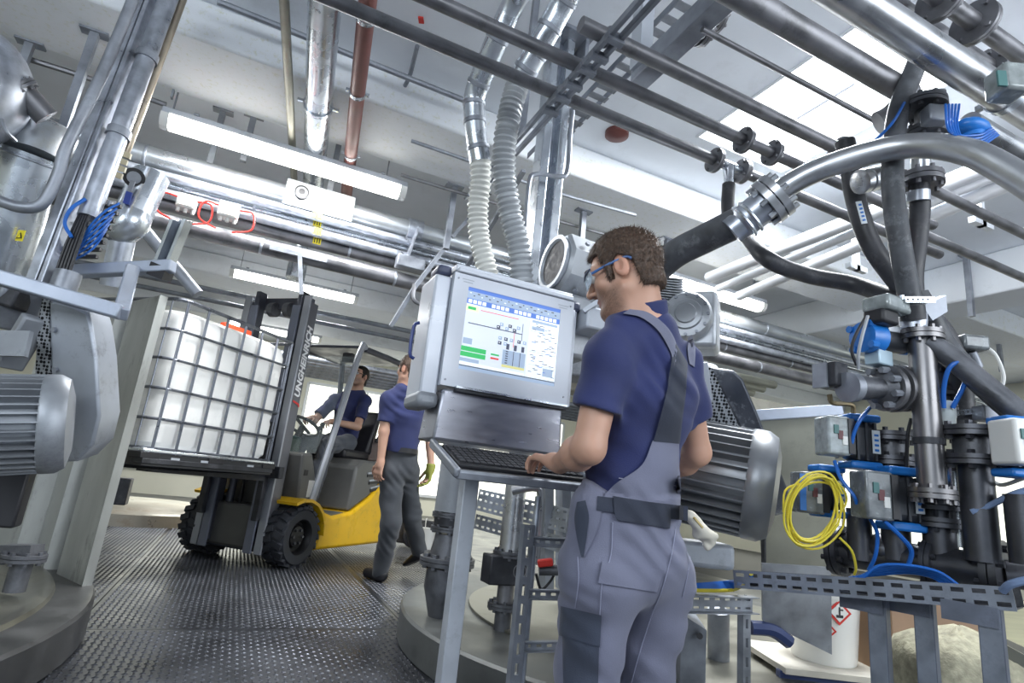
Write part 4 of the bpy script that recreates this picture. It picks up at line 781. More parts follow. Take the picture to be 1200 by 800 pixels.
# ================================================================ RIGHT SIDE: VALVE MANIFOLD
def vpipe(name, label, px, y0, y1, d, rpx, mat=grime, fl=(), frp=None, bands=(), lean=0, extra=None):
    a = P(px, y0, d=d); z1 = P(px, y1, d=d).z; b = V((a.x, a.y, z1)); r = rpx*d/670
    t = thing(name, label, 'pipe', b); G().cyl(a, b, r, n=24).make('tube', mat, t)
    for y in fl: z = P(px, y, d=d).z; flange(V((a.x, a.y, z)), Z1, (frp or rpx*1.9)*d/670, t, t=.016, nb=8, mat=mat)
    for y in bands: z = P(px, y, d=d).z; G().lathe([(r, -.01), (r*1.12, -.01), (r*1.12, .01), (r, .01)], (a.x, a.y, z), Z1, 24, False).make('band_clamp', dark, t)
    return t, V((a.x, a.y, 0)), r
dk = M('dark_pipe_steel', (.085, .088, .1), .7, .4, 7, .35, dirt=(.2, .2, .21), da=.35, ds=6)
t, o, r = vpipe('riser_pipe', 'tall bare steel riser pipe with a flange under the grey hose', 1079, 392, 575, 1.85, 14, M('riser_steel', (.2, .195, .2), .85, .36, 5, .25, dirt=(.12, .12, .12), da=.5), fl=(394, 580), frp=23, bands=(521,))
t, o, r = vpipe('riser_pipe', 'dark lower riser pipe standing on the header under the tall bare riser', 1098, 584, 655, 1.84, 17, dk, fl=(592, 612), frp=27)
t, o, r = vpipe('riser_pipe', 'right riser pipe with two stacked flanges, below the labelled hose', 1138, 500, 655, 1.76, 17, dk, fl=(507, 541), frp=35)
G().cyl((o.x, o.y, P(1138, 534, d=1.76).z), (o.x, o.y, P(1138, 514, d=1.76).z), .052, n=24).make('valve_body', iron, t)
vpipe('riser_pipe', 'short dark riser pipe under the upper left actuator', 1006, 596, 655, 1.98, 13, dk)
vpipe('riser_pipe', 'short dark riser pipe under the middle actuator', 1049, 612, 655, 1.9, 15, dk)
vpipe('riser_pipe', 'dark riser pipe at the right edge below the white valve box', 1196, 580, 660, 1.62, 17, dk)
t, o, r = vpipe('riser_pipe', 'short pipe with two flanges between the upper actuators', 1042, 512, 580, 2.0, 14, dk, fl=(512, 541), frp=26); G().cyl((o.x, o.y, P(1042, 536, d=2).z), (o.x, o.y, P(1042, 516, d=2).z), .05, n=20).make('valve_body', iron, t)
t, o, r = vpipe('riser_pipe', 'thin bright pipe beside the right riser pipe', 1118, 545, 640, 1.84, 9, bright)
t, o, r = vpipe('riser_pipe', 'dark pipe behind the tall riser with three flanges', 1104, 420, 500, 2.0, 12, dk, fl=(430, 462, 482), frp=20)
h0, h1 = P(985, 657, d=2.02), P(1172, 657, d=1.68); h1.z = h0.z = (h0.z+h1.z)/2; hd_ = h1-h0
t = thing('header_pipe', 'dark horizontal header pipe with end flanges above the slotted tray', 'pipe', h0); G().tube([h0, h1], .053, 24).make('tube', dk, t)
flange(h0, hd_, .085, t, t=.02, mat=dk); flange(h1-hd_*.02, hd_, .095, t, t=.022, mat=dk); flange(h0.lerp(h1, .62), hd_, .075, t, t=.016, mat=dk)
G().tube([h1, h1+hd_*.5+RT*.3], .04, 20).make('outlet', dk, t)
for q in (.13, .32): p = h0.lerp(h1, q); G().ball(p+Z1*.02, .058, 16).make('weld_elbow', dk, t)
# horizontal valve with a big flange
c = P(1048, 455, d=1.86); ax = V((RT*.95+FW*.32-Z1*.05)).normalized()
t = thing('flanged_valve', 'horizontal flanged valve with a ribbed round cap, left of the tall riser', 'valve', c-Z1*.08)
for q in (-.045, -.01, .03): G().cyl(c+ax*q, c+ax*(q+.02), .078-.004*abs(q*20), n=32).make('flange_disc', grime, t)
a_, u_, w_ = basis(ax)
for k in range(8): e = (u_*math.cos(k*.785+.4)+w_*math.sin(k*.785+.4))*.06; G().cyl(c+e-ax*.075, c+e-ax*.045, .011, n=6).make('bolt', galvd, t)
G().lathe([(.06, -.05), (.035, -.07), (.035, -.13), (.04, -.13), (.04, -.165), (.034, -.17)], c, ax, 24).make('stem_housing', iron, t); G().lathe([(.046, -.17), (.048, -.2), (.02, -.204)], c, ax, 22).make('round_cap', galvd, t)
G().tube([c+ax*.04, c+ax*.14], .045, 20).make('tube', grime, t); p = P(974, 440, d=1.86); G().box(p, (.06, .08, .08)).make('limit_switch', dark, t, bev=.006); G().bar(p-RT*.035-Z1*.04, p-RT*.035+Z1*.04, .05, .012).make('switch_cover', galvd, t)
G().tube(hp_((972, 462, 1.86), (976, 472, 1.86), (998, 474, 1.86), (1000, 484, 1.86)), .008, 8, 4).make('drain_tube', M('brass_dark', (.25, .2, .12), .7, .4), t)
# actuators
blu = M('actuator_blue', (.015, .17, .55), 0, .38, 12, .12); clear = M('smoky_box', (.16, .175, .185), .1, .25, 20, .4); alu = M('actuator_body', (.06, .065, .075), .5, .38, 6, .25)
def actuator(label, px, y0, y1, d, wpx, box=None, boxc=None, lab=True):
    a = P(px, y1, d=d); top = P(px, y0, d=d).z; w = wpx*d/670; h = top-a.z; t = thing('valve_actuator', label, 'actuator', a, None)
    c = a+Z1*h/2; G().box(c, (w, w*.8, h*.72), (RTh, FWh, Z1)).make('actuator_body', alu, t, bev=w*.22)
    for k in range(3): G().box(c+RTh*(w*(-.3+.3*k))-FWh*(w*.4), (.008, .012, h*.68), (RTh, FWh, Z1)).make('body_rib', alu, t)
    for z in (h*.43, -h*.43): G().box(c+Z1*z, (w*1.08, w*.9, h*.14), (RTh, FWh, Z1)).make('blue_end_cap', blu, t, bev=.008)
    if lab:
        p = c+RTh*(w*.3)-FWh*(w*.41+.006); G().box(p, (w*.26, .003, h*.42), (RTh, FWh, Z1)).make('rating_label', lm, t)
        for k in range(4): G().box(p-FWh*.002+Z1*(h*(-.15+.09*k)), (w*.14, .002, h*.04), (RTh, FWh, Z1)).make('label_mark', bluep, t)
    if box:
        bx, by, bw, bh = box; p = P(bx, by, d=d-.02); s = d/670; b = G().box(p, (bw*s, .09, bh*s), (RTh, FWh, Z1)).make('switch_box', boxc or clear, t, bev=.008)
        G().box(p+RTh*(bw*s*.5), (.02, .1, bh*s*.9), (RTh, FWh, Z1)).make('box_frame', black, t)
        for k, cm in enumerate((M('teal_part', (.06, .17, .165), 0, .5), M('dark_red_part', (.14, .045, .05), 0, .5), wplast)): G().box(p-FWh*.047+RTh*(bw*s*(-.15+.18*k))+Z1*(bh*s*(.15-.14*k)), (bw*s*.2, .004, bh*s*.22), (RTh, FWh, Z1)).make('box_insert', cm, t)
    return t
actuator('blue-capped actuator with a pale speckled switch box, uppermost of three at left', 1008, 484, 550, 1.95, 34, (975, 511, 26, 44), M('speckled_box', (.34, .38, .39), 0, .4, 40, .35))
t = actuator('blue-capped actuator behind the yellow cable coil', 970, 544, 606, 2.0, 30, (946, 577, 26, 46))
p = P(941, 576, d=1.93); G().box(p, (.02, .004, .12), (RTh, FWh, Z1)).make('blue_strip', bluep, t)
actuator('blue-capped actuator with a smoky switch box, lowest of three, nearest the header', 1056, 546, 622, 1.84, 38, (1021, 580, 32, 54))
actuator('actuator with a white box and blue cap at the right edge', 1193, 486, 560, 1.6, 36, (1186, 518, 24, 52), wplast, lab=False)
# horizontal blue actuator with its limit switch box
c = P(1020, 396, d=1.86); ax = (RT*.95+FW*.3-Z1*.12).normalized()
t = thing('blue_actuator', 'bright blue horizontal actuator with a glassy switch box above the ribbed valve', 'actuator', c-Z1*.05)
G().lathe([(.03, -.04), (.05, -.035), (.052, .025), (.04, .035)], c, ax, 20).make('blue_cover', blu, t)
for k in range(4): a_, u_, w_ = basis(ax); e = (u_*math.cos(k*1.57+.7)+w_*math.sin(k*1.57+.7))*.05; G().cyl(c+e-ax*.045, c+e-ax*.02, .012, n=8).make('blue_lug', blu, t)
G().cyl(c+ax*.03, c+ax*.135, .038, n=24).make('actuator_body', alu, t); G().cyl(c+ax*.135, c+ax*.15, .04, n=20).make('blue_end_cap', blu, t)
G().bar(c+ax*.04+Z1*.035-FW*.02, c+ax*.12+Z1*.035-FW*.02, .035, .02).make('white_label', white, t, bev=.003); G().box(c+ax*.03-Z1*.065, (.07, .05, .05)).make('mounting_bracket', M('pale_blue_steel', (.4, .52, .6), .3, .4), t, bev=.004)
p = P(1032, 366, d=1.84); G().box(p-Z1*.02, (.08, .07, .05)).make('switch_base', black, t, bev=.01); G().box(p+RT*.02+Z1*.02, (.12, .09, .05)).make('switch_box', M('glassy_box', (.3, .33, .33), .1, .2, 25, .3), t, bev=.01)
for dx in (-.03, .03): G().cyl(p+RT*(.02+dx)+Z1*.04-FW*.03, p+RT*(.02+dx)+Z1*.055-FW*.03, .008, n=8).make('screw', bright, t)
# overhead blue actuator and grey box at the right
c = P(1138, 152, d=1.75)
t = thing('blue_actuator', 'blue actuator with looped blue hoses under the widest stainless pipe', 'actuator', c-Z1*.05); G().ball(c, (.06, .045, .03), 18).make('blue_cover', blu, t); G().cyl(c-Z1*.0, c-Z1*.035, .035, n=18).make('blue_hub', blu, t)
for k in range(5): G().tube(hp_((1108+4*k, 122, 1.74), (1110+3*k, 148, 1.72), (1120+3*k, 158+3*k, 1.7-.008*k), (1148, 158+3.5*k, 1.7-.008*k), (1162+2*k, 150+2*k, 1.72)), .0035, 6, 5).make('air_hose', bluet, t)
t = thing('switch_box', 'glassy grey switch box strapped on top of the widest stainless pipe', 'box', P(1180, 115, d=1.68)); G().box(P(1180, 98, d=1.68), (.075, .08, .09), (RTh, FWh, Z1)).make('box_body', M('glassy_box', (.5, .52, .5)), t, bev=.01); G().box(P(1174, 92, d=1.62), (.025, .006, .05), (RTh, FWh, Z1)).make('box_insert', M('teal_part', (.05, .3, .28)), t)
G().cyl(P(1197, 96, d=1.68), P(1215, 94, d=1.68), .04, n=16).make('box_cap', black, t)
t = thing('inline_valve', 'dark valve cluster behind the arched pipe beside the grey hose', 'valve', P(1100, 160, d=1.95))
G().cyl(P(1090, 110, d=1.95), P(1090, 165, d=1.95), .045, n=20).make('valve_body', iron, t); G().box(P(1096, 136, d=1.88), (.07, .05, .06), (RTh, FWh, Z1)).make('valve_box', galvd, t, bev=.006); flange(P(1082, 125, d=1.95), Z1, .07, t, mat=iron); flange(P(1085, 158, d=1.95), Z1, .065, t, mat=iron)
t = thing('pipe_coupling', 'ribbed steel coupling with a clear tube beside the labelled hose', 'fitting', P(1022, 215, d=2.0))
G().lathe([(.03, -.06), (.042, -.055), (.042, -.03), (.036, -.025), (.042, -.02), (.042, .01), (.036, .015), (.042, .02), (.042, .05), (.03, .055)], P(1022, 210, d=2.0), RT*.9+FW*.2+Z1*.25, 24).make('coupling_body', inox, t)
tag(G().tube(hp_((1060, 120, 1.9), (1045, 145, 1.9), (1020, 170, 1.95)), .005, 6, 4).make('air_hose', bluet), 'thin blue hose stretched across the rooflight beside the grey hose', 'hose')
t = thing('valve_block', 'pale glassy solenoid box with a white cable right of the labelled hose', 'box', P(1140, 410, d=1.95)); G().box(P(1136, 403, d=1.95), (.09, .07, .05), (RTh, FWh, Z1)).make('box_body', clear, t, bev=.01); G().cyl(P(1138, 412, d=1.95), P(1146, 430, d=1.95), .016, n=10).make('gland', galvd, t)
G().tube(hp_((1152, 405, 1.95), (1166, 415, 1.93), (1176, 440, 1.92), (1172, 460, 1.92)), .006, 8, 5).make('white_cable', wplast, t)
t = thing('hose_bracket', 'slotted strap with a clamp on the black hose with blue lettering', 'bracket', P(1135, 487, d=1.86)); slotted(P(1118, 484, d=1.86), P(1150, 481, d=1.86), Z1, .018, .003, .012, .006, sw=.006).make('clamp_strap', bright, t); G().box(P(1158, 485, d=1.84), (.07, .05, .05), (RTh, FWh, Z1)).make('clamp_block', galvd, t, bev=.006)
t = thing('glass_cup', 'clear ribbed filter cup in front of the labelled hose', 'filter', P(1109, 502, d=1.8)); G().lathe([(.026, 0), (.028, .035), (.03, .04), (.03, .085), (.02, .09)], P(1109, 503, d=1.8), Z1, 20).make('cup', M('clear_cup', (.55, .6, .6), .1, .2), t)
t = thing('solenoid', 'small grey solenoid with pipe stub right of the stacked flanges', 'valve', P(1165, 530, d=1.72)); G().cyl(P(1148, 523, d=1.73), P(1172, 524, d=1.7), .016, n=14).make('stub', galvd, t); G().box(P(1160, 540, d=1.76), (.05, .06, .06), (RTh, FWh, Z1)).make('solenoid_body', dark, t, bev=.006)
# hoses and cables on the manifold
def cab(name, label, pts, r, mat, cat='cable', group=None): return tag(G().tube(hp_(*pts), r, 8, 6).make(name, mat), label, cat, group)
cab('air_hose', 'blue hose loop standing on the clear filter cup', ((1106, 478, 1.78), (1106, 455, 1.78), (1112, 432, 1.77), (1124, 424, 1.76), (1133, 432, 1.76), (1130, 450, 1.77), (1116, 478, 1.78)), .007, bluet, 'hose')
cab('air_hose', 'blue hose running from the ribbed valve down to the upper left actuator', ((1020, 477, 1.9), (1008, 492, 1.88), (1000, 510, 1.88), (997, 532, 1.88)), .006, bluet, 'hose')
cab('air_hose', 'blue hose hanging between the two left actuators', ((978, 540, 1.9), (985, 560, 1.86), (1000, 580, 1.82), (1004, 590, 1.82)), .006, bluet, 'hose')
cab('air_hose', 'blue hose curving down in front of the short left riser', ((1020, 608, 1.82), (1028, 625, 1.82), (1026, 650, 1.82), (1018, 668, 1.84)), .006, bluet, 'hose')
cab('air_hose', 'blue hose curving from the lowest actuator to the header', ((1036, 610, 1.78), (1055, 628, 1.77), (1068, 645, 1.77), (1064, 665, 1.78)), .007, bluet, 'hose')
cab('air_hose', 'grey-blue hose bundle crossing the right riser at the right edge', ((1138, 600, 1.68), (1160, 592, 1.66), (1185, 580, 1.62), (1210, 572, 1.6)), .009, M('grey_blue_hose', (.18, .25, .4), 0, .4), 'hose')
cab('signal_cable', 'dark cable arching in front of the middle riser', ((1072, 618, 1.82), (1090, 622, 1.8), (1096, 640, 1.8), (1088, 668, 1.8)), .005, black)
cab('signal_cable', 'dark cable hanging behind the tall riser beside the upper actuator', ((1068, 490, 1.9), (1064, 510, 1.9), (1062, 550, 1.9)), .006, black)
cab('signal_cable', 'white cable at the right edge under the white valve box', ((1162, 563, 1.7), (1175, 568, 1.68), (1200, 560, 1.6)), .006, wplast)
cab('signal_cable', 'pair of thin cables from the glassy switch box past the blue cover', ((1014, 372, 1.83), (1003, 392, 1.82), (998, 410, 1.82), (1004, 428, 1.82)), .005, black)
cab('signal_cable', 'thin grey cable in front of the bright blue actuator', ((1017, 370, 1.8), (1010, 395, 1.78), (1006, 415, 1.78), (1006, 432, 1.8)), .005, M('grey_cable', (.4, .42, .45), 0, .4))
pts = []
for k in range(8):
    c_, rx, ry = (953+rnd.uniform(-3, 6), 598+rnd.uniform(-3, 5)), 30+rnd.uniform(-4, 5), 40+rnd.uniform(-5, 4)
    for q in range(8): an = q*math.pi/4+.3; x, y = rx*math.cos(an), ry*math.sin(an); pts.append((c_[0]+x-.22*y, c_[1]+y+.1*x, 1.84-.004*k))
t = thing('cable_coil', 'coiled yellow cable hanging on the actuator switch box', 'cable', P(955, 640, d=1.84))
G().tube(hp_(*pts), .0034, 8, 4).make('coil', yellt, t); G().tube(hp_((918, 600, 1.84), (920, 575, 1.85), (936, 566, 1.86)), .0034, 8, 4).make('loose_turn', yellt, t); G().tube(hp_((984, 630, 1.83), (998, 645, 1.83), (1003, 665, 1.84), (1001, 673, 1.85)), .004, 8, 4).make('loose_end', yellt, t)
for k in range(5): cab('tray_hose', ('lowest', 'second lowest', 'middle', 'second highest', 'highest')[k]+' of five blue hoses arched along the slotted tray', ((995+4*k, 677, 1.8-.012*k), (1030, 673-2.6*k, 1.78-.012*k), (1065, 671-2.2*k, 1.74-.012*k), (1092+2*k, 676-1.5*k, 1.7-.01*k), (1108+4*k, 686, 1.66-.01*k)), .0045, bluet, 'hose', 'blue hoses on the slotted tray')
cab('tray_hose', 'pale blue hose rising from the right end of the slotted tray', ((1175, 692, 1.44), (1185, 684, 1.42), (1210, 678, 1.4)), .01, M('grey_blue_hose', (.18, .25, .4)), 'hose')
# slotted tray and its legs
ta, tb = P(860, 678, d=2.0), P(1189, 702, d=1.47); tb.z = ta.z = (ta.z+tb.z)/2; td = (tb-ta).normalized(); tn = td.cross(Z1); tn = tn if tn.dot(FW) < 0 else -tn
# end heights follow the photograph within a centimetre of level
ta.z = P(860, 678, d=2.0).z; tb.z = P(1189, 702, d=1.47).z
tsteel = M('tray_steel', (.27, .3, .36), .7, .42, 12, .25, dirt=(.12, .13, .15), da=.5, ds=6); tsteel2 = M('tray_steel_dark', (.16, .18, .23), .6, .45, 9, .25, dirt=(.08, .085, .1), da=.5)
t = thing('slotted_tray', 'long galvanised slotted cable tray in front of the valve manifold', 'cable tray', ta)
slotted(ta, tb, Z1, .058, .004, .047, .03, rows=2, sw=.0115).make('tray_side', tsteel, t)
G().bar(ta-tn*.06-Z1*.025, tb-tn*.06-Z1*.025, .12, .004, up=Z1).make('tray_floor', dark, t); G().bar(ta-tn*.12, tb-tn*.12, .004, .05, up=Z1).make('tray_back', dark, t)  # shade painted in: tray inside coloured near-black so the slots look dark
def leg(label, px, y0, d, w=.045):
    p = P(px, y0, d=d); p.z += 0; t = thing('tray_stand', label, 'stand', (p.x, p.y, 0)); galv, galvd = tsteel, tsteel2; a = V((p.x, p.y, 0))
    ax_ = (td, tn, Z1)
    G().box(a+Z1*p.z/2+tn*.018, (w, .005, p.z), ax_).make('front_web', galv, t); 
    for s0 in (-1, 1): G().box(a+Z1*p.z/2+td*(s0*w/2), (.005, .04, p.z), ax_).make('side_flange', galvd, t)
    G().box(a+Z1*.006, (.11, .11, .012), ax_).make('foot_plate', galvd, t); G().bar(a+Z1*(p.z-.02)-td*.1+tn*.03, a+Z1*(p.z-.02)+td*.02+tn*.03, .006, .05, up=Z1).make('head_bracket', galvd, t)
leg('left galvanised leg of the slotted tray, beside the white bucket', 1029, 700, 1.78); leg('middle galvanised leg under the slotted tray, in front of the cardboard box', 1083, 703, 1.74); leg('right galvanised leg under the slotted tray, before the rough sack', 1160, 712, 1.5)
# bucket, boxes, sack, trolley under the manifold
b = P(965, 772, d=2.72); tz_ = b.z
t = thing('bucket', 'white plastic bucket with red-framed hazard diamonds on the trolley', 'bucket', b)
h = P(965, 690, d=2.72).z-tz_
G().lathe([(.001, 0), (.136, 0), (.141, .01), (.163, h-.03), (.171, h-.03), (.171, h), (.163, h)], b, Z1, 36, False).make('bucket_shell', wplast, t); G().lathe([(.173, h-.008), (.173, h+.008), (.001, h+.012)], b, Z1, 36, False).make('bucket_lid', wplast, t)
for (x, y, sc) in ((992, 721, .055), (971, 741, .04)):
    p = P(x, y, d=2.56); n0 = (p-V((b.x, b.y, p.z))).normalized(); p = V((b.x, b.y, p.z))+n0*.158; a_, u_, w_ = n0, Z1.cross(n0), Z1
    G().prism([p+w_*sc, p-u_*sc, p-w_*sc, p+u_*sc], n0*.004).make('hazard_diamond', redp, t); s2 = sc*.74; G().prism([p+n0*.004+w_*s2, p-u_ * s2+n0*.004, p+n0*.004-w_*s2, p+n0*.004+u_*s2], n0*.003).make('diamond_field', wplast, t)
    if sc > .05: G().box(p+n0*.008-w_*.016, (.03, .012, .003), (u_, w_, n0)).make('hazard_symbol', black, t); G().box(p+n0*.008+w_*.006, (.006, .035, .003), (u_, w_, n0)).make('hazard_symbol', black, t); G().box(p+n0*.008+w_*.012+u_*.008, (.016, .006, .003), (u_, w_, n0)).make('hazard_symbol', black, t)
t = thing('trolley', 'low trolley with a pale board carrying the white bucket', 'trolley', V((b.x, b.y, 0)))
G().box(b-Z1*.012+FWh*.0, (.6, .5, .024), (RTh, FWh, Z1)).make('board', M('pale_board', (.55, .52, .45), 0, .7, 6, .15), t); G().box(b-Z1*.035-FWh*.2, (.62, .04, .03), (RTh, FWh, Z1)).make('frame_bar', M('dark_blue_paint', (.03, .05, .15), .1, .5), t)
for sx in (-.22, .22):
    for sy in (-.19, .19):
        c = V((b.x, b.y, 0))+RTh*sx+FWh*sy; gz = ground(c); wz = min(.06, max(.025, (b.z-.05-gz)*.45)); c = c+Z1*gz; w_ = G().cyl(c+Z1*wz-RTh*.018, c+Z1*wz+RTh*.018, wz, n=20).make('wheel', black, t); G().box(c+Z1*(wz+b.z-.03-gz)/2+Z1*.01, (.05, .04, max(.02, b.z-.03-gz-wz)), (RTh, FWh, Z1)).make('fork', galvd, t)
card = M('cardboard', (.34, .22, .14), 0, .75, 5, .12)
c = P(1078, 765, d=2.66); c.z = ground(c); t = thing('cardboard_box', 'brown cardboard box with small print behind the galvanised legs', 'box', c)
ht = P(1060, 700, d=2.5).z; ht -= c.z; G().box(c+Z1*ht/2, (.44, .3, ht), (RTh, FWh, Z1)).make('carton', card, t, bev=.004); G().box(c+Z1*(ht+.001), (.44, .05, .002), (RTh, FWh, Z1)).make('tape', M('tape', (.45, .33, .2), 0, .4), t)
pm = M('dark_print', (.07, .05, .1), 0, .6); p = P(1055, 745, d=2.47); p = V((c.x, c.y, p.z))-RTh*.075-FWh*.1508
for s_, sz, dz in (('•KOO E-two', .026, .0), ('The Renner', .024, -.035), ('and gewand', .024, -.066)): write(s_, sz, p+Z1*dz, RTh, Z1, pm, t, 'printed_lettering')
G().prism([p+Z1*.12-RTh*.02, p+Z1*.06+RTh*.0, p+Z1*.12+RTh*.02, p+Z1*.12+RTh*.014, p+Z1*.075, p+Z1*.12-RTh*.014], -FWh*.001).make('printed_arrow', pm, t)
c = P(1014, 755, d=3.1); c.z = ground(c); hq = P(1022, 712, d=3.1).z-c.z; tag(G().box(c+Z1*hq/2, (.2, .16, hq), (RTh, FWh, Z1)).make('cardboard_box', M('dark_cardboard', (.2, .12, .07), 0, .75, 5, .15), bev=.004), 'darker brown carton between the bucket and the left leg', 'box')
c = P(1125, 775, d=1.95); c.z = 0; hs = P(1120, 735, d=1.95).z
g = G(); rr = random.Random(3); n = 36; m = 16; vs = []; fs = []
for i in range(m+1):
    z = hs*(i/m); f = (1-.9*max(0, (i/m-.82)/.18)**2); 
    for k in range(n): an = 2*math.pi*k/n; e = abs(math.cos(an))**.5*math.copysign(1, math.cos(an)), abs(math.sin(an))**.5*math.copysign(1, math.sin(an)); q = rr.uniform(.965, 1.035); vs.append(c+RTh*(.19*e[0]*f*q)+FWh*(.15*e[1]*f*q)+Z1*(z+rr.uniform(-.008, .008)*(i > 0)))
for i in range(m):
    for k in range(n): fs.append((i*n+k, i*n+(k+1) % n, (i+1)*n+(k+1) % n, (i+1)*n+k))
fs.append(tuple(range(m*n, m*n+n))); g.add(vs, fs); tag(g.make('sack', M('rough_beige_crust', (.40, .375, .27), 0, .9, 30, .3, bump=.6, bs=45), sm=60), 'rough lumpy beige insulation block between the middle and right legs', 'block')
c = P(1185, 735, d=1.75); c.z = 0; tag(G().prism([P(1168, 712, d=1.9), P(1215, 712, d=1.9), P(1215, 765, d=1.9), P(1172, 745, d=1.9)], FW*.05).make('ribbed_panel', M('cream_panel', (.62, .58, .38), 0, .6, 3, .1, stretch=(1, 1, 30)), sm=0), 'cream ribbed panel behind the right leg at the right edge', 'panel')
tag(G().prism([P(1172, 752, d=1.85), P(1215, 775, d=1.8), P(1215, 830, d=1.8), P(1172, 830, d=1.85)], FW*.04).make('steel_sheet', plate_m, sm=0), 'stained sheet leaning in the lower right corner', 'sheet')
tag(G().tube(hp_((880, 735, 2.5), (905, 738, 2.5), (925, 752, 2.5)), .03, 8, 4).make('blue_bag', M('dark_blue_paint', (.03, .05, .15))), 'dark blue roll lying left of the white bucket', 'roll')
# ================================================================ FORKLIFT AND CAGED TANK (local frame: x forward, y to its left)
FO, YAW = V((.22, 5.9, 0)), -2.324
MF = Matrix.Translation(FO) @ Matrix.Rotation(YAW, 4, 'Z')
def L(x, y, z): return MF @ V((x, y, z))
fy_ = M('forklift_yellow', (.9, .53, .012), 0, .35, 6, .06, dirt=(.35, .2, .03), da=.4, ds=7, coat=.3); ftp = M('forklift_taupe', (.13, .13, .125), .1, .45, 6, .12); fdk = M('mast_steel', (.10, .105, .13), .55, .42, 5, .2); flt = M('mast_grey', (.36, .38, .42), .4, .4); tyre = M('tyre_rubber', (.03, .033, .042), 0, .6, 15, .3)
fk = thing('forklift', 'yellow and dark grey forklift carrying the caged white tank', 'forklift', FO)
def fmk(g, name, mat, bev=0, par=None): return g.xf(MF).make(name, mat, par or fk, bev)
for sgn in (1, -1):
    c = V((0, .46*sgn, .255)); w = fmk(G().lathe([(.15, -.1), (.225, -.105), (.245, -.07), (.245, .07), (.225, .105), (.15, .1)], c, (0, 1, 0), 32, False), 'wheel', tyre)
    g = G()
    for k in range(20):
        a = 2*math.pi*k/20
        for j in (-1, 1):
            a2 = a+.08*j; e = V((math.cos(a2), 0, math.sin(a2))); q = V((-math.sin(a2), .35*j, math.cos(a2))).normalized(); g.box(c+V((0, .055*j, 0))+e*.247, (.05, .09, .025), (q, e.cross(q), e))
    fmk(g, 'tread_block', tyre, 0, w)
    fmk(G().lathe([(.153, -.09*sgn), (.153, .1*sgn), (.14, .085*sgn), (.13, .03*sgn), (.1, .02*sgn), (.085, .06*sgn), (.03, .065*sgn), (.001, .065*sgn)], c, (0, 1, 0), 28, False), 'rim', M('black_rim', (.02, .02, .022), .3, .45), 0, w)
    g = G()
    for k in range(6): a = k*math.pi/3; g.cyl(c+V((.06*math.cos(a), .05*sgn, .06*math.sin(a))), c+V((.06*math.cos(a), .078*sgn, .06*math.sin(a))), .013, n=6)
    fmk(g, 'wheel_nut', iron, 0, w)
for sgn in (1, -1):
    y0, y1 = sorted((.3*sgn, .575*sgn)); arc = [(.30*math.cos(a)*1.02, .255+.30*math.sin(a)) for a in [math.radians(q) for q in (62, 80, 100, 120, 140, 160, 180)]]
    g = G(); n = len(arc)
    prof = [(x+.0, z) for x, z in arc]; out = [(x*1.09, .255+(z-.255)*1.09) for x, z in arc]
    for i in range(n-1): g.hexa([V((prof[i][0], y0, prof[i][1])), V((prof[i+1][0], y0, prof[i+1][1])), V((prof[i+1][0], y1, prof[i+1][1])), V((prof[i][0], y1, prof[i][1])), V((out[i][0], y0, out[i][1])), V((out[i+1][0], y0, out[i+1][1])), V((out[i+1][0], y1, out[i+1][1])), V((out[i][0], y1, out[i][1]))])
    fmk(g, 'fender', fy_)
# chassis
fmk(G().prism([(x, -.52, z) for x, z in ((-.27, .12), (-.31, .3), (-.3, .47), (-.5, .42), (-.8, .46), (-1.1, .6), (-1.35, .8), (-1.72, .86), (-1.85, .7), (-1.85, .25), (-1.7, .12))], (0, 1.04, 0)), 'chassis', fy_, .03)
fmk(G().box((-.05, 0, .3), (.5, .62, .36)), 'front_frame', ftp, .02)
fmk(G().prism([(x, -.5, z) for x, z in ((-.75, .46), (-.78, .9), (-.9, .98), (-1.6, .98), (-1.72, .87), (-1.35, .81), (-1.1, .61), (-.8, .47))], (0, 1.0, 0)), 'battery_hood', ftp, .03)
for k in range(3): fmk(G().bar((-1.0-.05*k, .503, .85-.075*k), (-1.45+.03*k, .503, .88-.065*k), .012, .018), 'vent_strip', lgrey)
for k in range(3): fmk(G().bar((-1.0-.05*k, .504, .825-.075*k), (-1.45+.03*k, .504, .855-.065*k), .008, .03), 'vent_slot', black)
fmk(G().box((-.52, 0, .42), (.5, .96, .06)), 'floor_plate', ftp, .01)
fmk(G().prism([(x, -.45, z) for x, z in ((-.02, .44), (.04, .96), (-.1, .98), (-.28, .62), (-.28, .44))], (0, .9, 0)), 'cowl', ftp, .02)
fmk(G().box((-.16, .452, .66), (.09, .004, .15)), 'document_plate', M('paper_white', (.75, .76, .74), 0, .5)); fmk(G().box((-.05, .452, .8), (.05, .006, .05)), 'switch_plate', black)
for sgn in (1, -1):
    fmk(G().tube([(-.16, .47*sgn, .5), (-.2, .47*sgn, .62), (-.57, .44*sgn, 2.04), (-.66, .44*sgn, 2.12)], .034, 8, 3), 'guard_pillar', flt)
    fmk(G().tube([(-.66, .44*sgn, 2.12), (-1.4, .44*sgn, 2.14), (-1.55, .44*sgn, 2.06), (-1.68, .45*sgn, .95)], .034, 8, 3), 'rear_pillar', fdk)
fmk(G().box((-1.05, 0, 2.13), (.9, .84, .03)), 'guard_roof', fdk, .01)
for k in range(5): fmk(G().bar((-.65, -.3+.15*k, 2.14), (-1.5, -.3+.15*k, 2.14), .03, .03), 'roof_bar', fdk)
gl = M('cab_glass', (.75, .85, .85), 0, .05, trans=.0, alpha=.09); fmk(G().hexa([V(q) for q in ((-.17, -.42, .98), (-.17, .42, .98), (-.165, .42, .98), (-.165, -.42, .98), (-.6, -.4, 2.02), (-.6, .4, 2.02), (-.595, .4, 2.02), (-.595, -.4, 2.02))]), 'windscreen', gl)
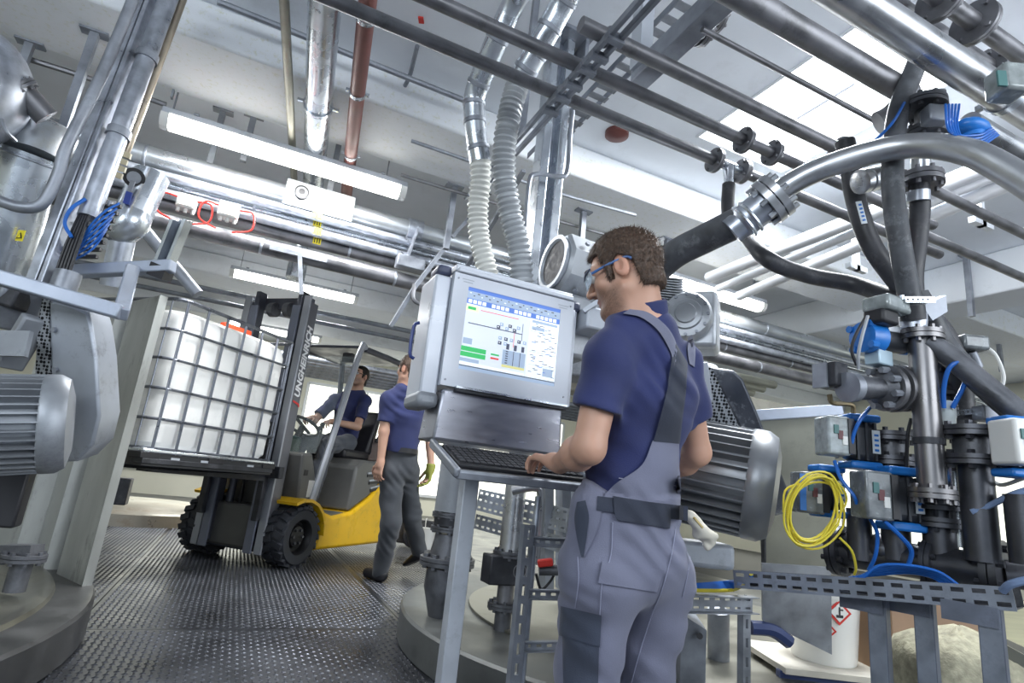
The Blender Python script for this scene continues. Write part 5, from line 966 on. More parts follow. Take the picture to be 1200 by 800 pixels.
fmk(G().box((-.66, .25, 2.02), (.06, .12, .1)), 'work_light', black, .01)
# mast
for sgn in (1, -1):
    fmk(G().box((.17, .33*sgn, 1.22), (.13, .06, 2.26)), 'outer_mast', fdk if False else M('mast_outer', (.15, .155, .18), .45, .42, 5, .15), .006)
    fmk(G().box((.25, .345*sgn, 1.25), (.02, .075, 2.3)), 'mast_flange', flt, .004)
    fmk(G().box((.262, .245*sgn, 1.2), (.02, .085, 2.2)), 'mast_flange', M('mast_flange_blue', (.2, .22, .28), .4, .4), .004)
    fmk(G().box((.2, .25*sgn, 1.3), (.1, .05, 2.3)), 'inner_mast', fdk, .006)
    fmk(G().cyl((.13, .17*sgn, .2), (.13, .17*sgn, 1.7), .035, n=14), 'lift_cylinder', fdk)
for z in (.16, 1.15, 2.35): fmk(G().box((.13, 0, z), (.06, .62, .12)), 'mast_crossbar', fdk, .01)
fmk(G().cyl((.18, -.12, 2.28), (.18, -.06, 2.28), .07, n=20), 'chain_wheel', iron); fmk(G().cyl((.18, .06, 2.28), (.18, .12, 2.28), .07, n=20), 'chain_wheel', iron)
fmk(G().box((.3, 0, .78), (.06, .95, .1)), 'fork_carriage', dark, .008); fmk(G().box((.3, .3, .62), (.05, .06, .5)), 'carriage_post', dark, .006); fmk(G().box((.3, -.3, .62), (.05, .06, .5)), 'carriage_post', dark, .006)
for sgn in (1, -1):
    fmk(G().box((.35, .28*sgn, .95), (.045, .11, .5)), 'fork_shank', dark, .006); fmk(G().prism([(.33, .28*sgn-.055, .70), (1.45, .28*sgn-.055, .715), (1.45, .28*sgn-.055, .73), (.33, .28*sgn-.055, .75)], (0, .11, 0)), 'fork', dark)
for sgn in (1, -1): fmk(G().tube([(.1, .1*sgn, 1.0), (.06, .12*sgn, .6), (.08, .1*sgn, .3)], .018, 8, 4), 'hydraulic_hose', black)
p = L(.17, .3655, 1.72); rt_ = (L(0, 0, 0)-L(1, 0, 0)).normalized()
write('UNGHEINRICH', .098, L(.165, .3655, 1.78), Z1, -rt_ if False else (L(0, 0, 0)-L(-1, 0, 0)).normalized()*1, M('mast_lettering', (.9, .9, .92), 0, .5), fk, 'mast_lettering', shear=.25, bold=.004)
write('J', .098, L(.165, .3655, 1.395), Z1, (L(0, 0, 0)-L(-1, 0, 0)).normalized(), M('mast_letter_red', (.6, .04, .04), 0, .5), fk, 'mast_lettering', shear=.25, bold=.004)
# seat, steering wheel, console
fmk(G().box((-1.14, 0, 1.03), (.5, .5, .1)), 'seat_cushion', black, .03); fmk(G().prism([(x, -.24, z) for x, z in ((-1.33, 1.06), (-1.48, 1.55), (-1.56, 1.56), (-1.45, 1.05))], (0, .48, 0)), 'seat_back', black, .03)
fmk(G().tube([(-1.4, .3, 1.2), (-1.45, .33, 1.32), (-1.6, .3, 1.36)], .02, 8, 4), 'arm_bar', black); fmk(G().box((-1.55, .1, 1.12), (.25, .6, .26)), 'rear_cover', M('brown_cover', (.28, .22, .2), 0, .6), .02)
sw = fmk(G().torus((-.52, -.05, 1.25), (-.5, 0, .87), .17, .016, 28, 8), 'steering_wheel', black); fmk(G().tube([(-.52, -.05, 1.24), (-.3, -.05, .85)], .035, 10), 'steering_column', black); fmk(G().ball((-.6, .1, 1.25), .025), 'steering_knob', black, 0, sw); fmk(G().bar((-.52-.12, -.05, 1.19), (-.52+.13, -.05, 1.32), .03, .02), 'spoke', black, 0, sw)
fmk(G().box((-.2, -.1, 1.0), (.2, .5, .26)), 'dash_console', M('green_black_plastic', (.03, .06, .055), 0, .4), .03); fmk(G().cyl((-.5, .2, .95), (-.5, .2, 1.27), .012, n=8), 'lever', black); fmk(G().ball((-.5, .2, 1.28), .025), 'lever_knob', black)
# ---- caged tank
X0, ZP = .46, .775; tk = thing('caged_tank', 'white plastic tank in a galvanised tube cage raised on the forks', 'tank', L(X0+.6, 0, ZP))
tw = M('tank_plastic', (.86, .86, .84), 0, .35, 2.5, .06, dirt=(.66, .67, .66), da=.4, ds=2)
cage = M('cage_steel', (.2, .215, .25), .8, .35, 10, .2)
def rounded(x0, x1, y0, y1, r, z, n=5):
    out = []
    for cxx, cyy, a0 in ((x1-r, y1-r, 0), (x0+r, y1-r, 90), (x0+r, y0+r, 180), (x1-r, y0+r, 270)): out += [V((cxx+r*math.cos(math.radians(a0+90*i/n)), cyy+r*math.sin(math.radians(a0+90*i/n)), z)) for i in range(n+1)]
    return out
zb_, zt_ = .86, 1.86; g = G(); rings = []
for z, ins, r in ((zb_+.005, .06, .12), (zb_+.05, .028, .12), (zb_+.3, .024, .12), (zb_+.33, .03, .12), (zb_+.36, .024, .12), (zb_+.86, .026, .12), (zb_+.93, .045, .13), (zb_+.965, .1, .14), (zb_+.985, .22, .12)): rings.append(rounded(X0+ins, X0+1.2-ins, -.5+ins, .5-ins, r, z))
n = len(rings[0]); vs = [v for r in rings for v in r]; fs = [(i*n+k, i*n+(k+1) % n, (i+1)*n+(k+1) % n, (i+1)*n+k) for i in range(len(rings)-1) for k in range(n)]+[tuple(range(n-1, -1, -1)), tuple(range((len(rings)-1)*n, len(rings)*n))]
fmk(g.add(vs, fs), 'plastic_bottle', tw, 0, tk); fmk(G().lathe([(.1, 0), (.1, .06), (.09, .07), (.001, .07)], (X0+.5, 0, zb_+.98), (0, 0, 1), 24), 'filler_cap', M('red_orange_plastic', (.75, .09, .03), 0, .4), 0, tk)
fmk(G().bar((X0+.35, .3, zb_+1.0), (X0+.62, .28, zb_+1.0), .06, .05), 'red_handle', M('red_orange_plastic', (.75, .09, .03)), 0.01, tk)
for i, z in enumerate((.87, 1.06, 1.26, 1.46, 1.66, 1.87)):
    pts = [q for q in rounded(X0, X0+1.2, -.5, .5, .09, z, 4)]; rr = .010 if i < 5 else .014
    fmk(G().tube(pts+[pts[0], pts[1]], rr, 8, cap=False), 'cage_ring', cage, 0, tk)
for k in range(7):
    x = X0+.06+.18*k
    for y in (.5, -.5):
        g = G()
        for dx in (-.0065, .0065): g.cyl((x+dx, y*1.0, .87), (x+dx, y*1.0, 1.87), .0052, n=6)
        fmk(g, 'cage_upright', cage, 0, tk)
for k in range(6):
    y = -.42+.168*k
    for x in (X0, X0+1.2): fmk(G().cyl((x, y, .87), (x, y, 1.87), .006, n=6), 'cage_upright', cage, 0, tk)
fmk(G().box((X0+.6, 0, .855), (1.22, 1.02, .03)), 'base_tray', bright, .01, tk)
for y in (-.46, 0, .46): fmk(G().box((X0+.6, y, .79), (1.2, .1, .035)), 'pallet_runner', dark, .004, tk)
for k, x in enumerate((.05, .6, 1.15)):
    for y in (-.46, 0, .46): fmk(G().box((X0+x, y, .825), (.14, .1, .04)), 'pallet_block', black, .004, tk)
for x in (.02, 1.18): fmk(G().box((X0+x, 0, .80), (.03, 1.0, .09)), 'pallet_end', black, .004, tk)
fmk(G().box((X0+.6, .49, .80), (1.15, .02, .09)), 'pallet_side', M('pallet_dark', (.03, .032, .037), .2, .4), .004, tk)
for x in (.25, .7, .95): fmk(G().box((X0+x, .502, .81), (.07, .003, .025)), 'pallet_window', lgrey, 0, tk)
# bits behind the walking worker
b = P(504, 588, d=7.2); b.z = .02; t = thing('bucket', 'small white bucket far behind the walking worker', 'bucket', b); G().lathe([(.1, 0), (.12, .24), (.125, .24), (.125, .25), (.001, .25)], b, Z1, 20).make('bucket_shell', wplast, t); G().torus(b+Z1*.25, RT, .11, .006, 16, 6, 0, math.pi).make('bucket_handle', wplast, t)
b = P(490, 588, d=7.3); b.z = 0; t = thing('hand_cart', 'dark cart with a spoked wheel beside the small white bucket', 'cart', b); G().torus(b+Z1*.16, RTh*.6-FWh*.8, .13, .03, 24, 8).make('wheel', black, t); G().cyl(b+Z1*.16-FWh*.03, b+Z1*.16+FWh*.03, .05, n=14).make('wheel_hub', lgrey, t); G().bar(b+Z1*.2+FWh*.1-RTh*.2, b+Z1*.2+FWh*.1+RTh*.3, .3, .3).make('cart_body', dark, t, bev=.02)
# ================================================================ PEOPLE: one smooth surface grown from a skeleton
A3 = lambda v: np.array(v, dtype=np.float32)
def smin(a, b, k):
    h = np.clip(.5+.5*(b-a)/k, 0, 1); return b*(1-h)+a*h-k*h*(1-h)
class Sdf:
    def __init__(s): s.p = []
    def cap(s, a, b, r0, r1=None, k=.02, wide=None, f=1., cut=False, cut0=False, sub=False): s.p.append(('c', A3(a), A3(b), r0, r0 if r1 is None else r1, k, None if wide is None else A3(V(wide).normalized()), f, cut, cut0, sub)); return s
    def ell(s, c, r, ax, k=.02, sub=False): s.p.append(('e', A3(c), A3(r), np.stack([A3(a) for a in ax]), k, sub)); return s
    def cutp(s, p, n): s.p.append(('h', A3(p), A3(V(n).normalized()))); return s     # keep the side against n
    def fn(s, f, k=None): s.p.append(('f', f)); return s
    def __call__(s, X):
        d = np.full(len(X), 9., np.float32)
        for q in s.p:
            if q[0] == 'c':
                _, a, b, r0, r1, k, w, f, cut, cut0, sub = q; Y, a2, b2 = X, a, b
                if w is not None:
                    t = (1/f-1); Y = X+np.outer((X-a)@w, w)*t; b2 = b+w*((b-a)@w)*t
                ab = b2-a2; l2 = float(ab@ab)+1e-12; h = ((Y-a2)@ab)/l2; hc = np.clip(h, 0, 1)
                e = np.linalg.norm(Y-a2-hc[:, None]*ab, axis=1)-(r0+(r1-r0)*hc)
                l = math.sqrt(l2)
                if cut: e = np.maximum(e, (h-1)*l)
                if cut0: e = np.maximum(e, -h*l)
                d = np.maximum(d, -e) if sub else smin(d, e, k)
            elif q[0] == 'e':
                _, c, r, ax, k, sub = q; Y = (X-c)@ax.T; n = np.linalg.norm(Y/r, axis=1); m = np.linalg.norm(Y/(r*r), axis=1)+1e-9; e = n*(n-1)/m
                d = -smin(-d, e, k) if sub else smin(d, e, k)
            elif q[0] == 'h': d = np.maximum(d, (X-q[1])@q[2])
            else: d = q[1](X, d)
        return d
    def mesh(s, h, lo, hi):
        lo, hi = A3(lo), A3(hi); B = 4; nb = np.ceil((hi-lo)/(h*B)).astype(int)+1; n = nb*B
        bi = np.stack(np.meshgrid(*[np.arange(k) for k in nb], indexing='ij'), -1).reshape(-1, 3)
        cd = s(lo+(bi*B+B/2-.5).astype(np.float32)*h)
        Vg = np.where(np.repeat(np.repeat(np.repeat(cd.reshape(nb), B, 0), B, 1), B, 2) > 0, 1., -1.).astype(np.float32)
        act = bi[np.abs(cd) < h*B*1.6]; off = np.stack(np.meshgrid(*[np.arange(B)]*3, indexing='ij'), -1).reshape(-1, 3)
        ii = (act[:, None, :]*B+off[None]).reshape(-1, 3); Vg[ii[:, 0], ii[:, 1], ii[:, 2]] = s(lo+ii.astype(np.float32)*h)
        I = Vg < 0; c = sum(I[i:n[0]-1+i, j:n[1]-1+j, k:n[2]-1+k].astype(np.int8) for i in (0, 1) for j in (0, 1) for k in (0, 1))
        cells = np.stack(np.nonzero((c > 0) & (c < 8)), -1); idx = np.full(n, -1, np.int32); idx[cells[:, 0], cells[:, 1], cells[:, 2]] = np.arange(len(cells))
        acc = np.zeros((len(cells), 3), np.float32); cnt = np.zeros(len(cells), np.float32); E3 = np.eye(3, dtype=int)
        for ax in range(3):
            o1, o2 = [q for q in range(3) if q != ax]
            for u in (0, 1):
                for w in (0, 1):
                    p = cells+E3[o1]*u+E3[o2]*w; q = p+E3[ax]; va = Vg[p[:, 0], p[:, 1], p[:, 2]]; vb = Vg[q[:, 0], q[:, 1], q[:, 2]]
                    m = (va < 0) != (vb < 0); t = np.where(m, va/np.where(m, va-vb, 1), 0); pt = (p-cells).astype(np.float32); pt[:, ax] += t; acc += pt*m[:, None]; cnt += m
        vs = lo+(cells+acc/cnt[:, None])*h; fs = []
        for ax in range(3):
            a, b = (ax+1) % 3, (ax+2) % 3; sl = [slice(None)]*3; sl2 = list(sl); sl[ax] = slice(0, -1); sl2[ax] = slice(1, None)
            e = np.stack(np.nonzero(I[tuple(sl)] != I[tuple(sl2)]), -1); e = e[(e[:, a] > 0) & (e[:, b] > 0)]
            g = lambda d: idx[tuple((e-d).T)]
            qd = np.stack([g(E3[a]*0), g(E3[a]), g(E3[a]+E3[b]), g(E3[b])], 1); fl = I[e[:, 0], e[:, 1], e[:, 2]]
            qd[~fl] = qd[~fl][:, ::-1]; fs.append(qd[(qd >= 0).all(1)])
        return vs, np.concatenate(fs)
    def bounds(s, pad):
        P_ = []
        for q in s.p:
            if q[0] == 'c' and not q[10]: r = max(q[3], q[4])*max(1, q[7]); P_ += [q[1]-r, q[1]+r, q[2]-r, q[2]+r]
            elif q[0] == 'e' and not q[5]: r = q[2].max(); P_ += [q[1]-r, q[1]+r]
        P_ = np.array(P_); return P_.min(0)-pad, P_.max(0)+pad
    def make(s, name, mat, par, h, relax=1, col=None):
        lo, hi = s.bounds(h*3); vs, fs = s.mesh(h, lo, hi)
        me = bpy.data.meshes.new(name); org = A3(WO[par.name]); me.vertices.add(len(vs)); me.vertices.foreach_set('co', (vs-org).ravel())
        me.loops.add(len(fs)*4); me.loops.foreach_set('vertex_index', fs.ravel()); me.polygons.add(len(fs)); me.polygons.foreach_set('loop_start', np.arange(len(fs))*4); me.polygons.foreach_set('loop_total', np.full(len(fs), 4)); me.polygons.foreach_set('use_smooth', np.ones(len(fs), bool)); me.update(calc_edges=True)
        me.materials.append(mat)
        if col is not None:
            at = me.color_attributes.new('tone', 'FLOAT_COLOR', 'POINT'); at.data.foreach_set('color', np.c_[col(vs), np.ones(len(vs))].astype(np.float32).ravel())
        o = bpy.data.objects.new(name, me); COL.objects.link(o); o.parent = par; WO[o.name] = WO[par.name]
        if relax: m = o.modifiers.new('relax', 'SMOOTH'); m.iterations = relax; m.factor = .5
        return o
def toned(name, rough, spec=.4, ns=0):
    m = M(name, (.5, .4, .3), 0, rough); nt = m.node_tree; a = nt.nodes.new('ShaderNodeAttribute'); a.attribute_name = 'tone'; nt.links.new(a.outputs['Color'], nt.nodes['Principled BSDF'].inputs['Base Color'])
    b = nt.nodes['Principled BSDF']; b.inputs['Subsurface Weight'].default_value = .08; b.inputs['Subsurface Radius'].default_value = (.02, .008, .004); return m
skinm = toned('skin', .5)
def hand(s, wr, d, n, th, sc=1., curl=(.25, .35, .3), spread=.08, rel=.0, k=.006):
    """wrist, finger direction, palm normal, thumb side; five separate bent fingers"""
    d = V(d).normalized(); n = V(n); n = (n-d*n.dot(d)).normalized(); t = V(th); t = (t-d*t.dot(d)-n*t.dot(n)).normalized(); wr = V(wr)
    s.cap(wr, wr+d*.03*sc, .026*sc, .028*sc, .02, t, 1.15)
    for q in (-.028, -.009, .010, .028): s.cap(wr+d*.02*sc+t*q*.6*sc, wr+d*.083*sc+t*q*sc, .0145*sc, .0115*sc, .012)
    for i, (q, ln) in enumerate(((.030, .078), (.0105, .088), (-.010, .081), (-.029, .063))):
        p = wr+d*.082*sc+t*q*sc; a = spread*(1.5-i)*.7; fd = (d+t*a).normalized(); ang = 0
        for j, fr in enumerate((.45, .31, .24)):
            ang += curl[j]*(1+.12*i); v = fd*math.cos(ang)+n*math.sin(ang); q2 = p+v*ln*fr*sc; r = (.0092, .0084, .0076)[j]*sc; s.cap(p, q2, r, r*.93, k if j == 0 else .003); p = q2
    p = wr+d*.028*sc+t*.024*sc; q2 = p+(d*.6+t*.75+n*.25).normalized()*.042*sc; s.cap(p, q2, .0145*sc, .011*sc, .01); q3 = q2+(d*.85+t*.3+n*.35).normalized()*.032*sc; s.cap(q2, q3, .0105*sc, .0095*sc, .004); s.cap(q3, q3+(d*.9+t*.05+n*.4).normalized()*.025*sc, .0095*sc, .008*sc, .003)
def head_axes(f, up): f = V(f).normalized(); l = V(up).cross(f).normalized(); return l, f, f.cross(l)
def head(s, c, ax, hs):
    l, f, u = ax; c = V(c); H = lambda a, b, z: c+(l*a+f*b+u*z)*hs
    s.ell(H(0, -.012, .032), (.076*hs, .098*hs, .088*hs), ax, .02); s.ell(H(0, .03, -.035), (.06*hs, .062*hs, .08*hs), ax, .025)
    for q in (-1, 1): s.cap(H(.05*q, .0, -.06), H(.018*q, .07, -.098), .02*hs, .02*hs, .025); s.ell(H(.042*q, .06, -.022), (.024*hs, .022*hs, .022*hs), ax, .02)
    s.cap(H(-.03, .082, .028), H(.03, .082, .028), .013*hs, None, .02); s.cap(H(0, .088, .018), H(0, .112, -.024), .008*hs, .012*hs, .01)
    for q in (-1, 1): s.ell(H(.012*q, .098, -.03), (.009*hs, .01*hs, .008*hs), ax, .006); s.ell(H(.033*q, .1, .006), (.015*hs, .014*hs, .011*hs), ax, .01, sub=True)
    s.ell(H(0, .086, -.057), (.024*hs, .012*hs, .006*hs), ax, .006); s.ell(H(0, .084, -.068), (.02*hs, .012*hs, .007*hs), ax, .006); s.ell(H(0, .1, -.062), (.022*hs, .008*hs, .0018*hs), ax, .003, sub=True)
    s.ell(H(0, .078, -.098), (.022*hs, .018*hs, .017*hs), ax, .02)
    for q in (-1, 1):
        s.ell(H(.079*q, -.012, -.004), (.01*hs, .021*hs, .034*hs), (l, (f-l*.25*q).normalized(), u), .006); s.ell(H(.09*q, -.006, .0), (.009*hs, .012*hs, .02*hs), ax, .004, sub=True)
    return H
def face_parts(par, H, ax, hs, iris=(.12, .2, .3)):
    for q in (-1, 1):
        e = G().ball(H(.033*q, .082, .006), .0128*hs, 16).make('eye', M('eye_white', (.75, .73, .7), 0, .2), par); c = H(.033*q, .082, .006)
        G().ball(c+ax[1]*.0098*hs, (.006*hs, .006*hs, .0042*hs), 12, (ax[0], ax[2], ax[1])).make('iris', M('iris_%g' % iris[0], iris, 0, .2), e)
        G().tube([H(.018*q, .1, .03), H(.034*q, .098, .036), H(.052*q, .083, .03)], .0045*hs, 6, 3).make('eyebrow', M('eyebrow_hair', (.05, .03, .02), 0, .7), par)
def tone_fn(c, ax, hs, base, stub=.5, hand_pts=()):
    l, f, u = [A3(a) for a in ax]; c = A3(c)
    def fnc(vs):
        r = vs-c; a, b, z = r@l/hs, r@f/hs, r@u/hs; col = np.tile(A3(base), (len(vs), 1)); inh = (np.abs(z) < .2) & (np.abs(a) < .12) & (np.abs(b) < .16)
        jaw = np.clip((-.028-z)/.03, 0, 1)*np.clip((b+.0)/.03, 0, 1)*np.clip((z+.135)/.02, 0, 1)*inh; lip = np.exp(-((a/.022)**2+((z+.062)/.012)**2))*(b > .07)*inh
        nse = .75+.25*np.sin(vs[:, 0]*900)*np.sin(vs[:, 1]*870)*np.sin(vs[:, 2]*910); col *= (1-stub*jaw*nse)[:, None]; col = col*(1-lip[:, None])+A3((.42, .17, .14))*lip[:, None]
        ear = (np.abs(a) > .07)*inh*(np.abs(z) < .05); col *= 1-ear[:, None]*A3((0, .12, .14)); big = .93+.07*np.sin(vs[:, 0]*60+1)*np.sin(vs[:, 1]*55)*np.sin(vs[:, 2]*48); return col*big[:, None]
    return fnc
def hair(par, c, ax, hs, mat, h, line=None, thick=.014, strands=0):
    l, f, u = ax; c = V(c); H = lambda a, b, z: c+(l*a+f*b+u*z)*hs; s = Sdf()
    s.ell(H(0, -.014, .036), ((.076+thick)*hs, (.098+thick)*hs, (.088+thick)*hs), ax, .01); s.ell(H(0, -.06, -.045), (.062*hs, .05*hs, .05*hs), ax, .02)
    for q in (-1, 1): s.cap(H(.074*q, .028, .0), H(.074*q, .03, -.02), .011*hs, .007*hs, .01)
    L_, F_, U_, C_ = A3(l), A3(f), A3(u), A3(c)
    def trim(X, d):
        r = X-C_; a, b, z = r@L_/hs, r@F_/hs, r@U_/hs
        low = np.where(b > .045, .062+(b-.045)*.35, np.where(b > .015, -.03, np.where(b > -.045, .03-np.abs(b+.012)*.6, -.072)))
        low = np.where((b > .035) & (b <= .045), .03, low)
        e = (low-z)*hs*.7; n = np.sin(X[:, 0]*310+4*np.sin(X[:, 2]*40))*np.sin(X[:, 1]*290+3*np.sin(X[:, 2]*55))*np.sin(X[:, 2]*120)
        return np.maximum(d-.0028*n-.002*np.sin(X@(L_*1.2+F_*.6)*420+2*np.sin(X@U_*60)), e)
    s.fn(trim); o = s.make('hair', mat, par, h, 1)
    if not strands: return o
    me = o.data; nv = len(me.vertices); co = np.empty(nv*3, np.float32); me.vertices.foreach_get('co', co); co = co.reshape(-1, 3); no = np.empty(nv*3, np.float32); me.vertices.foreach_get('normal', no); no = no.reshape(-1, 3); rg = np.random.default_rng(5)
    ii = rg.integers(0, nv, strands); p = co[ii]; n = no[ii]; q = p+A3(WO[par.name])-C_; whorl = A3(u)*.75-A3(f)*.65
    fl = q/np.linalg.norm(q, axis=1)[:, None]; fl = fl*(fl@whorl)[:, None]-whorl; dr = n*.35+fl*.9+rg.normal(size=(strands, 3))*.22; dr /= np.linalg.norm(dr, axis=1)[:, None]; sd = np.cross(dr, n); sd /= np.linalg.norm(sd, axis=1)[:, None]+1e-6
    ln = rg.uniform(.008, .018, strands)[:, None]; vs = np.stack([p-sd*.0007-n*.001, p+sd*.0007-n*.001, p+dr*ln], 1).reshape(-1, 3)
    g = G(); g.v = [V(x) for x in vs+A3(WO[par.name])]; g.f = [(3*i, 3*i+1, 3*i+2) for i in range(strands)]; g.make('strands', mat, o, sm=0, org=WO[par.name]); return o
def folds(amp, fr, seed=0.):
    def f(X, d):
        n = np.sin(X[:, 0]*fr+2.2*np.sin(X[:, 2]*fr*.6+seed)+seed)*np.sin(X[:, 1]*fr*.9+1.7*np.sin(X[:, 2]*fr*.45))+.6*np.sin((X[:, 2]*1.1+X[:, 0]*.5)*fr*1.6+1.5*np.sin(X[:, 1]*fr*.8+seed))
        w = np.sin((X[:, 0]*.7-X[:, 1]*.4+X[:, 2]*1.25)*fr*3.4+2.5*np.sin(X[:, 0]*fr*.7+seed)+1.5*np.sin(X[:, 2]*fr*.5))
        n = n+.75*w*np.clip(np.sin(X[:, 2]*fr*.62+seed*2)*np.sin(X[:, 0]*fr*.45+1+seed)+.25, 0, 1)
        return d-amp*n*np.clip((.03-np.abs(d))/.03, 0, 1)
    return f
def trace(s, px, py, d0=.8, d1=4.):
    r = ROW[0]*(px-600)+ROW[1]*(py-400)+ROW[2]*F; r = A3(r/F); o = A3(CAM); t = d0
    for _ in range(60):
        e = float(s(A3(o+r*t)[None])[0])
        if e < .0006: break
        t += e*.75
        if t > d1: return None
    return V(o+r*t)
def patch(par, name, mat, s, left, right, nv=14, off=.004, th=.004, fallback=None):
    """a cloth piece laid on the clothed body: left and right border as seen points; rows between them"""
    def resample(pl, n):
        q = smooth_path([V((x, y, 0)) for x, y in pl], 6); L_ = [0]
        for a, b in zip(q, q[1:]): L_.append(L_[-1]+(b-a).length)
        out = []; j = 0
        for i in range(n):
            t = L_[-1]*i/(n-1)
            while j < len(q)-2 and L_[j+1] < t: j += 1
            out.append(q[j].lerp(q[j+1], (t-L_[j])/max(1e-9, L_[j+1]-L_[j])))
        return out
    nu = max(8, int(max(sum((V((*a, 0))-V((*b, 0))).length for a, b in zip(p, p[1:])) for p in (left, right))/4)); A, B = resample(left, nu), resample(right, nu); vs = []; last = None
    pts = [[A[i].lerp(B[i], j/(nv-1)) for j in range(nv)] for i in range(nu)]; g = [[trace(s, q.x, q.y) for q in row] for row in pts]
    for i in range(nu):
        dl = [ROW[2].dot(q-CAM) for q in g[i] if q]; 
        for j in range(nv):
            if g[i][j] is None: g[i][j] = P(pts[i][j].x, pts[i][j].y, d=(sum(dl)/len(dl) if dl else 1.8))
    m = nu*nv; top = []; bot = []
    for i in range(nu):
        for j in range(nv): p = g[i][j]; n = (CAM-p).normalized(); top.append(p+n*(off+th)); bot.append(p+n*(off-.012))
    fs = []
    for i in range(nu-1):
        for j in range(nv-1): a = i*nv+j; fs += [(a, a+1, a+nv+1, a+nv), (m+a, m+a+nv, m+a+nv+1, m+a+1)]
    rim = [j for j in range(nv)]+[i*nv+nv-1 for i in range(1, nu)]+[(nu-1)*nv+j for j in range(nv-2, -1, -1)]+[i*nv for i in range(nu-2, 0, -1)]
    for a, b in zip(rim, rim[1:]+rim[:1]): fs.append((a, m+a, m+b, b))
    return G().add(top+bot, fs).make(name, mat, par, sm=50)
def cloth(name, col, rough=.85, ws=260):
    m = M(name, col, 0, rough, 9, .09, bump=.12, bs=ws); m.node_tree.nodes['Principled BSDF'].inputs['Sheen Weight'].default_value = .15; return m
navy = cloth('navy_jersey', (.024, .032, .115)); oger = cloth('overall_grey', (.165, .172, .24)); odk = cloth('overall_dark', (.028, .034, .055)); odk2 = cloth('overall_slate', (.045, .055, .085)); wtr = cloth('dark_grey_trousers', (.05, .055, .065)); shoe = M('black_shoe', (.015, .015, .018), 0, .45)
hbrown = M('short_brown_hair', (.085, .052, .035), 0, .5, 90, .4, bump=.5, bs=220)
# ---------------------------------------------------------------- the near worker at the screen
D0 = 1.80
nk = P(752, 372, d=1.80); hc = P(731, 322, d=1.80); LS = P(714, 414, d=1.70); RS = P(798, 428, d=1.92)
LE = P(690, 524, d=1.63); LW = P(656, 543, d=1.86); RE = P(817, 530, d=1.96); RW = P(778, 558, d=2.14)
CH = P(758, 462, d=1.82); WA = P(742, 565, d=1.82); PE = P(735, 640, d=1.84)
LH, RH = P(703, 668, d=1.77), P(770, 668, d=1.90); LK, RK = P(688, 790, d=1.76), P(752, 800, d=1.92)
LA, RA = V((LK.x-.04, LK.y-.06, .09)), V((RK.x+.0, RK.y-.03, .09)); bod_f = V((-.62*RTh.x+.78*FWh.x, -.62*RTh.y+.78*FWh.y, 0)).normalized(); bod_l = Z1.cross(bod_f)
w1 = thing('person', 'man seen from behind in navy t-shirt and grey bib overalls, typing at the control screen', 'person', V((PE.x, PE.y, 0)))
hf = (-RT*.90+FW*.34+ROW[1]*.34).normalized(); hu = (Z1*.95+hf*.0-RTh*.10); hax = head_axes(hf, hu); HS = 1.08
s = Sdf(); H = head(s, hc, hax, HS)
s.cap(H(0, -.035, -.05), nk-Z1*.03, .058, .066, .03); s.cap(nk-Z1*.02, CH, .07, .1, .05, bod_l, 1.35); s.cap(CH, PE, .1, .1, .05, bod_l, 1.35); s.cap(nk-Z1*.04, LS, .05, .055, .05); s.cap(nk-Z1*.04, RS, .05, .055, .05)
s.cap(LS, LE, .054, .047, .03); s.cap(LE, LE.lerp(LW, .35), .046, .05, .02); s.cap(LE.lerp(LW, .35), LW, .05, .029, .02); s.cap(RS, RE, .054, .045, .03); s.cap(RE, RE.lerp(RW, .35), .044, .046, .02); s.cap(RE.lerp(RW, .35), RW, .046, .028, .02)
s.cap(LE-(LW-LE)*.06, LE, .034, .04, .02)
kd = V((.1, .99, 0)); hd1 = (P(616, 529, d=2.02)-LW).normalized(); hand(s, LW, hd1, -Z1+hd1*.1, RTh*.8+FWh*.6, 1.08, (.3, .6, .45), .09)
hd2 = (P(745, 548, d=2.25)-RW).normalized(); hand(s, RW, hd2, -Z1*1, -RTh+FWh*.3, 1.08, (.3, .4, .3), .1)
for a, b, c in ((LH, LK, LA), (RH, RK, RA)): s.cap(PE, a, .1, .09, .05); s.cap(a, b, .08, .058, .03); s.cap(b, c, .056, .04, .03)
s.make('body', skinm, w1, .0046, 1, tone_fn(hc, hax, HS, (.60, .345, .245), .72))
face_parts(w1, H, hax, HS); hair(w1, hc, hax, HS, hbrown, .0042, strands=9000)
# shirt
sh = Sdf(); sh.cap(nk-Z1*.035, CH, .085, .122, .06, bod_l, 1.38); sh.cap(CH, WA+Z1*.04, .122, .112, .06, bod_l, 1.36); sh.cap(WA+Z1*.04, WA-Z1*.05, .114, .106, .05, bod_l, 1.34, cut=True)
sh.cap(nk-Z1*.045, LS-Z1*.005, .062, .068, .05); sh.cap(nk-Z1*.045, RS-Z1*.005, .062, .066, .05); bk = P(775, 470, d=1.83)
sh.cap(LS, LS.lerp(LE, .62), .07, .074, .035, cut=True); sh.cap(RS, RS.lerp(RE, .62), .068, .07, .035, cut=True)
sh.fn(folds(.006, 24, 1.)); sh.cutp(nk+Z1*.032+bod_f*.0, Z1*1-bod_f*.15); sh.make('t_shirt', navy, w1, .006, 1)
nr = (H(0, -.035, -.05)-nk).normalized(); cc = nk+nr*.024
g = G().lathe([(.078, -.03), (.082, .0), (.078, .03), (.07, .034), (.068, .03), (.07, 0)], cc, (nr+Z1*.4).normalized(), 30, False); g.make('collar', navy, w1)
